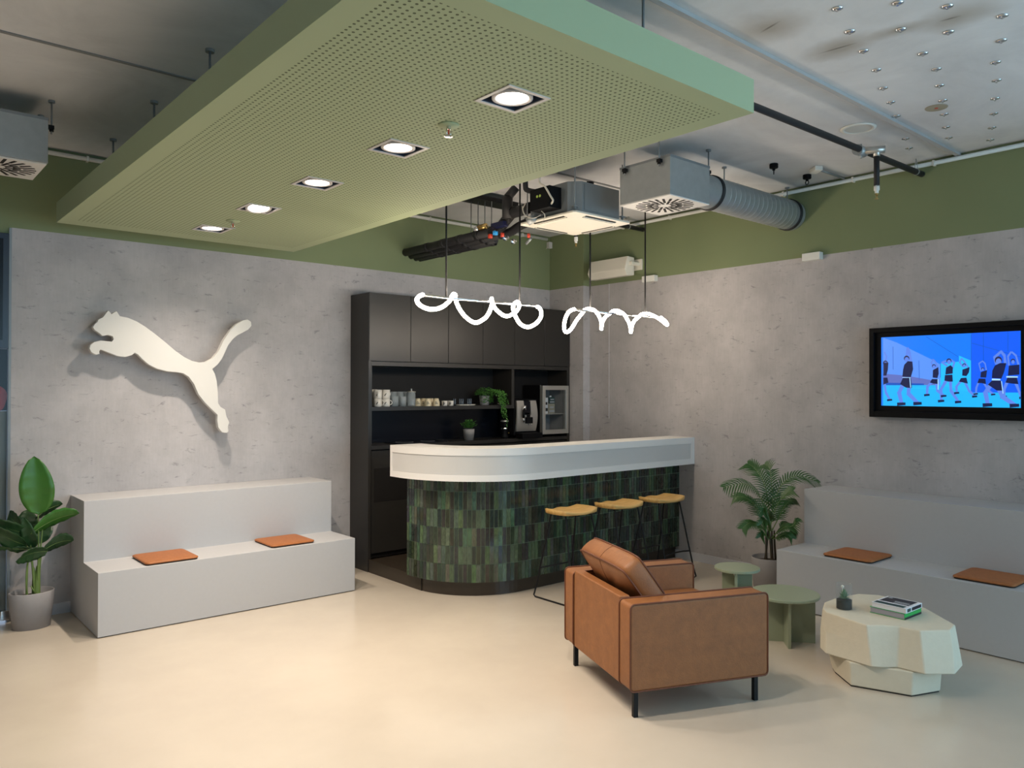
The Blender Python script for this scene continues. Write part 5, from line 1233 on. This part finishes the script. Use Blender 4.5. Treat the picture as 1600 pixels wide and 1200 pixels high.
# terrarium
p = at(1319, 951, z=ztp)
t = thing('glass_terrarium', 'small glass cylinder with a succulent in black sand on the coffee table', 'terrarium', (p.x, p.y+.0, ztp+.0006))
bm = B(); lathe(bm, [(0, 0), (.0445, 0), (.0445, .145), (.042, .145), (.042, .003), (0, .003)], n=32, cap=False); obj('glass_cylinder', bm, 'glass', t, smooth=True)
bm = B(); lathe(bm, [(0, .0035), (.0415, .0035), (.0415, .052), (0, .056)], n=32); obj('black_sand', bm, 'terrk', t)
bm = B()
for ring, (nn_, el, ln) in enumerate(((11, .35, .036), (10, .75, .040), (8, 1.1, .042), (5, 1.4, .040))):
    for k in range(nn_):
        a = 2*PI*k/nn_+ring*.4; d = Vector((math.cos(a)*math.cos(el), math.sin(a)*math.cos(el), math.sin(el))); p0 = Vector((0, 0, .056+.006*ring))
        s_ = Vector((-math.sin(a), math.cos(a), 0)); nn2 = d.cross(s_)
        v = [bm.verts.new(p0), bm.verts.new(p0+d*ln*.5+s_*.007), bm.verts.new(p0+d*ln+nn2*0), bm.verts.new(p0+d*ln*.5-s_*.007), bm.verts.new(p0+d*ln*.5-nn2*.004)]
        for f in ((0, 1, 4), (1, 2, 4), (2, 3, 4), (3, 0, 4), (0, 3, 2), (0, 2, 1)): bm.faces.new([v[i] for i in f])
obj('succulent', bm, 'succ', t)
bm = B(); cyl(bm, (0, .01, .08), (0, .01, .12), .0025, 6); lathe(bm, [(0, .115), (.008, .118), (.009, .128), (0, .134)], (0, .01, 0), 8); obj('bloom', bm, 'petal', t)

# ------------------------------------------------------------------ large leafed plant
PC = Vector((-4.965, -.235, 0))
t = thing('potted_plant', 'broad leafed plant with one tall upright leaf in a grey pot beside the left bench', 'potted plant', PC)
bm = B(); lathe(bm, [(0, 0), (.112, 0), (.122, .11), (.1235, .112), (.134, .238), (.130, .242), (.125, .238), (.118, .20), (0, .20)], n=40, cap=False, sy=.86); obj('pot', bm, 'pot', t, smooth=True)
bm = B(); lathe(bm, [(0, .205), (.117, .202), (0, .2015)], n=30, sy=.86); obj('soil', bm, 'soil', t)
def bigleaf(name, base, tip, wd, curve, m, side=None, fold=.12, n=16):
    """blade from base to tip, sagging by curve"""
    base, tip = Vector(base), Vector(tip); ax_ = tip-base; ln = ax_.length; d = ax_.normalized()
    s = side.normalized() if side else d.cross(Vector((0, 0, 1)))
    if s.length < .05: s = Vector((1, 0, 0))
    s.normalize(); nn2 = s.cross(d).normalized()
    bm = B(); rows_ = []
    for i in range(n+1):
        f_ = i/n; wv = wd*math.sin(PI*f_**.85)**.6 if 0 < f_ < 1 else .0005
        c_ = base+ax_*f_+nn2*(math.sin(PI*f_)*curve)
        row = []
        for j in range(-3, 4):
            q = j/3; row.append(bm.verts.new(c_+s*(wv/2*q)+nn2*(fold*wv*abs(q)**1.4+.004*math.sin(i*1.9)*abs(q))))
        rows_.append(row)
    for i in range(n):
        for j in range(6): f = bm.faces.new((rows_[i][j], rows_[i][j+1], rows_[i+1][j+1], rows_[i+1][j])); f.smooth = True
    o = obj(name, bm, m, t, world=True, smooth=True); sd = o.modifiers.new('thick', 'SOLIDIFY'); sd.thickness = .0015
    bm = B(); tube(bm, [base+ax_*f_+nn2*(math.sin(PI*f_)*curve-.0012) for f_ in [k/10 for k in range(10)]], .003, 6, r2=.001); obj('midrib', bm, 'stem', o, world=True, root=t)
    return o
def A0(u, v, y): return at(u/3.53, 680+v/3.53, y=y)
leaves = [ # base, tip (crop pixels, depth), width, curve, material
    ((212, 438, -.28), (188, 116, -.30), .205, .015, 'leaf', Vector((1, -.1, 0))),
    ((168, 545, -.30), (438, 428, -.36), .150, .035, 'leaf', Vector((.1, -.6, .9))),
    ((230, 640, -.26), (408, 578, -.33), .130, .035, 'leafd', Vector((.2, -.5, .9))),
    ((262, 640, -.34), (88, 700, -.42), .115, -.03, 'leafd', Vector((.1, -.5, .9))),
    ((205, 450, -.22), (345, 378, -.14), .110, .02, 'leafd', Vector((.2, -.3, 1))),
    ((160, 540, -.24), (-60, 470, -.34), .160, .03, 'leafd', Vector((-.1, -.5, .9))),
    ((150, 610, -.26), (-60, 505, -.40), .170, .02, 'leafd', Vector((0, -.6, .8))),
    ((60, 625, -.30), (205, 632, -.26), .045, .0, 'leafd', Vector((0, -.6, .5))),
    ((60, 622, -.30), (-70, 600, -.38), .050, .01, 'leafd', Vector((0, -.6, .5))),
    ((120, 500, -.22), (48, 430, -.16), .130, .02, 'leafd', Vector((.2, -.3, 1))),
    ((165, 540, -.2), (150, 410, -.14), .120, .02, 'leafd', Vector((1, -.3, 0))),
    ((225, 600, -.2), (250, 470, -.12), .120, .02, 'leafd', Vector((1, -.2, 0))),
    ((190, 620, -.24), (130, 455, -.30), .090, .02, 'leafd', Vector((1, -.4, .3)))]
for (b0, t0, wd, cv, m_, sd_) in leaves: bigleaf('leaf', A0(*b0), A0(*t0), wd, cv, m_, sd_)
stems = [((205, 890, -.26), (212, 640, -.27), (210, 438, -.28)), ((200, 890, -.24), (226, 600, -.27), (240, 450, -.22)), ((145, 895, -.27), (152, 720, -.30), (165, 690, -.34)), ((210, 880, -.26), (222, 700, -.25), (232, 640, -.26)), ((195, 885, -.25), (185, 760, -.25), (162, 545, -.25)), ((190, 885, -.26), (175, 700, -.28), (150, 612, -.27)), ((150, 890, -.28), (145, 780, -.30), (160, 640, -.30))]
for S_ in stems:
    bm = B(); tube(bm, smoothpath([A0(*q) for q in S_], 6), .0065, 8, r2=.004); obj('stem', bm, 'stem', t, world=True)
bm = B(); tube(bm, smoothpath([A0(200, 900, -.25), A0(205, 800, -.25), A0(212, 720, -.25)], 5), .026, 12, r2=.012); tube(bm, smoothpath([A0(190, 900, -.25), A0(188, 800, -.25), A0(186, 730, -.25)], 5), .018, 10, r2=.006); tube(bm, [A0(195, 880, -.27), A0(170, 830, -.28)], .010, 8, r2=.002); obj('trunk', bm, 'stem', t, world=True)

# ------------------------------------------------------------------ palm
PB = Vector((-.395, -2.97, 0))
t = thing('potted_palm', 'feathery green palm in a grey pot beside the right bench', 'potted plant', PB)
bm = B(); lathe(bm, [(0, 0), (.118, 0), (.128, .145), (.1295, .147), (.138, .285), (.134, .290), (.129, .285), (.124, .25), (0, .25)], n=40, cap=False); obj('pot', bm, 'pot', t, smooth=True)
bm = B(); lathe(bm, [(0, .255), (.123, .252), (0, .2515)], n=30); obj('soil', bm, 'soil', t)
def A4(u, v, dx_=0, dy_=0):
    """point on the vertical plane through the palm, facing the camera, then pushed in depth"""
    d = RX*((1080+u/4.286-800)/FPX)+DN*((680+v/4.286-600)/FPX)+FW
    nrm = Vector((FW.x, FW.y, 0)).normalized(); s = (PB-CAM).dot(nrm)/d.dot(nrm); return CAM+d*s+nrm*dx_
def frond(P_, dep, ln, mm='palm', n=24, spread=1.0):
    ln = ln*1.22
    pts_ = smoothpath([A4(u, v, k) for (u, v), k in zip(P_, dep)], 8)
    bm = B(); tube(bm, pts_, .0045, 6, r2=.0015, mi=1)
    N = len(pts_)
    R5 = random.Random(int(P_[-1][0]*7+P_[-1][1]))
    for k in range(n):
        f_ = .22+.78*k/(n-1); q = f_*(N-1); i = min(N-2, int(q)); p = pts_[i].lerp(pts_[i+1], q-i); tg = (pts_[min(N-1, i+1)]-pts_[max(0, i-1)]).normalized()
        sd_ = tg.cross(Vector((0, 0, 1)));
        if sd_.length < .55: sd_ = RX.copy()-tg*RX.dot(tg)
        else: sd_ = Matrix.Rotation(math.radians(42)*(1 if tg.dot(RX) > 0 else -1), 3, tg) @ sd_
        sd_.normalize(); up2 = sd_.cross(tg).normalized()
        l_ = ln*math.sin(PI*min(1, .18+.82*(1-abs(2*f_-1.05)**1.6)*.5+.08))*(1 if f_ < .8 else 1.1-.75*(f_-.8)/.2)
        for sg in (-1, 1):
            d0 = (tg*.80+sd_*sg*.70*spread+up2*.18).normalized(); w_ = .0135
            c0 = p; ws = tg.cross(d0).cross(d0).normalized()
            prev = None; seg = 5
            for s in range(seg+1):
                g_ = s/seg; c_ = c0+d0*(l_*g_)+Vector((0, 0, -.42*l_*g_*g_+R5.uniform(-.002, .002))); ww = w_*(1-g_)**.6*(.5+.5*min(1, g_*4))+.0006
                cur = (bm.verts.new(c_+ws*ww/2), bm.verts.new(c_-ws*ww/2))
                if prev: f = bm.faces.new((prev[0], cur[0], cur[1], prev[1])); f.smooth = True
                prev = cur
    o = obj('frond', bm, [mm, 'stem'], t, world=True, recalc=False); return o
F = [ ([(520, 640), (500, 500), (430, 380), (330, 315), (185, 330)], (0, .0, -.04, -.10, -.16), .115),
      ([(530, 620), (560, 460), (620, 330), (730, 275), (868, 320)], (0, .02, .03, .05, .06), .115),
      ([(520, 600), (525, 450), (500, 320), (465, 240), (425, 205)], (0, .02, .06, .12, .16), .115),
      ([(530, 600), (545, 470), (555, 330), (560, 240), (545, 210)], (0, .0, .06, .12, .18), .11),
      ([(515, 640), (480, 540), (430, 460), (370, 425), (320, 432)], (0, .05, .08, .10, .12), .085),
      ([(540, 640), (600, 560), (655, 490), (700, 460), (750, 458)], (0, .05, .10, .14, .16), .062),
      ([(510, 690), (470, 620), (420, 585), (360, 570), (310, 600)], (0, -.06, -.10, -.12, -.14), .075),
      ([(545, 690), (620, 620), (670, 605), (712, 635), (735, 700)], (0, .06, .12, .15, .16), .058),
      ([(525, 660), (530, 560), (560, 450), (610, 380), (640, 360)], (0, -.04, -.07, -.10, -.12), .10),
      ([(520, 690), (500, 620), (470, 560), (440, 540), (420, 560)], (0, -.08, -.14, -.18, -.20), .07),
      ([(535, 690), (560, 640), (600, 600), (640, 590), (670, 540)], (0, -.06, -.10, -.12, -.14), .07),
      ([(515, 700), (490, 670), (460, 640), (440, 660)], (0, -.05, -.08, -.10), .055),
      ([(520, 640), (510, 560), (490, 500), (450, 460), (430, 500)], (0, -.05, -.12, -.16, -.20), .08),
      ([(540, 700), (570, 670), (610, 650), (640, 670)], (0, -.05, -.08, -.10), .055)]
for P_, dep, ln in F: frond(P_, dep, ln)
for (u0, u1, dd_) in ((498, 500, -.02), (530, 524, -.04), (545, 540, .0), (575, 556, .03), (510, 515, .05)):
    bm = B(); tube(bm, smoothpath([A4(u0, 850, dd_), A4((u0+u1)/2, 760, dd_*.6), A4(u1, 640, 0)], 5), .010, 10, r2=.006); obj('cane', bm, 'cane', t, world=True)
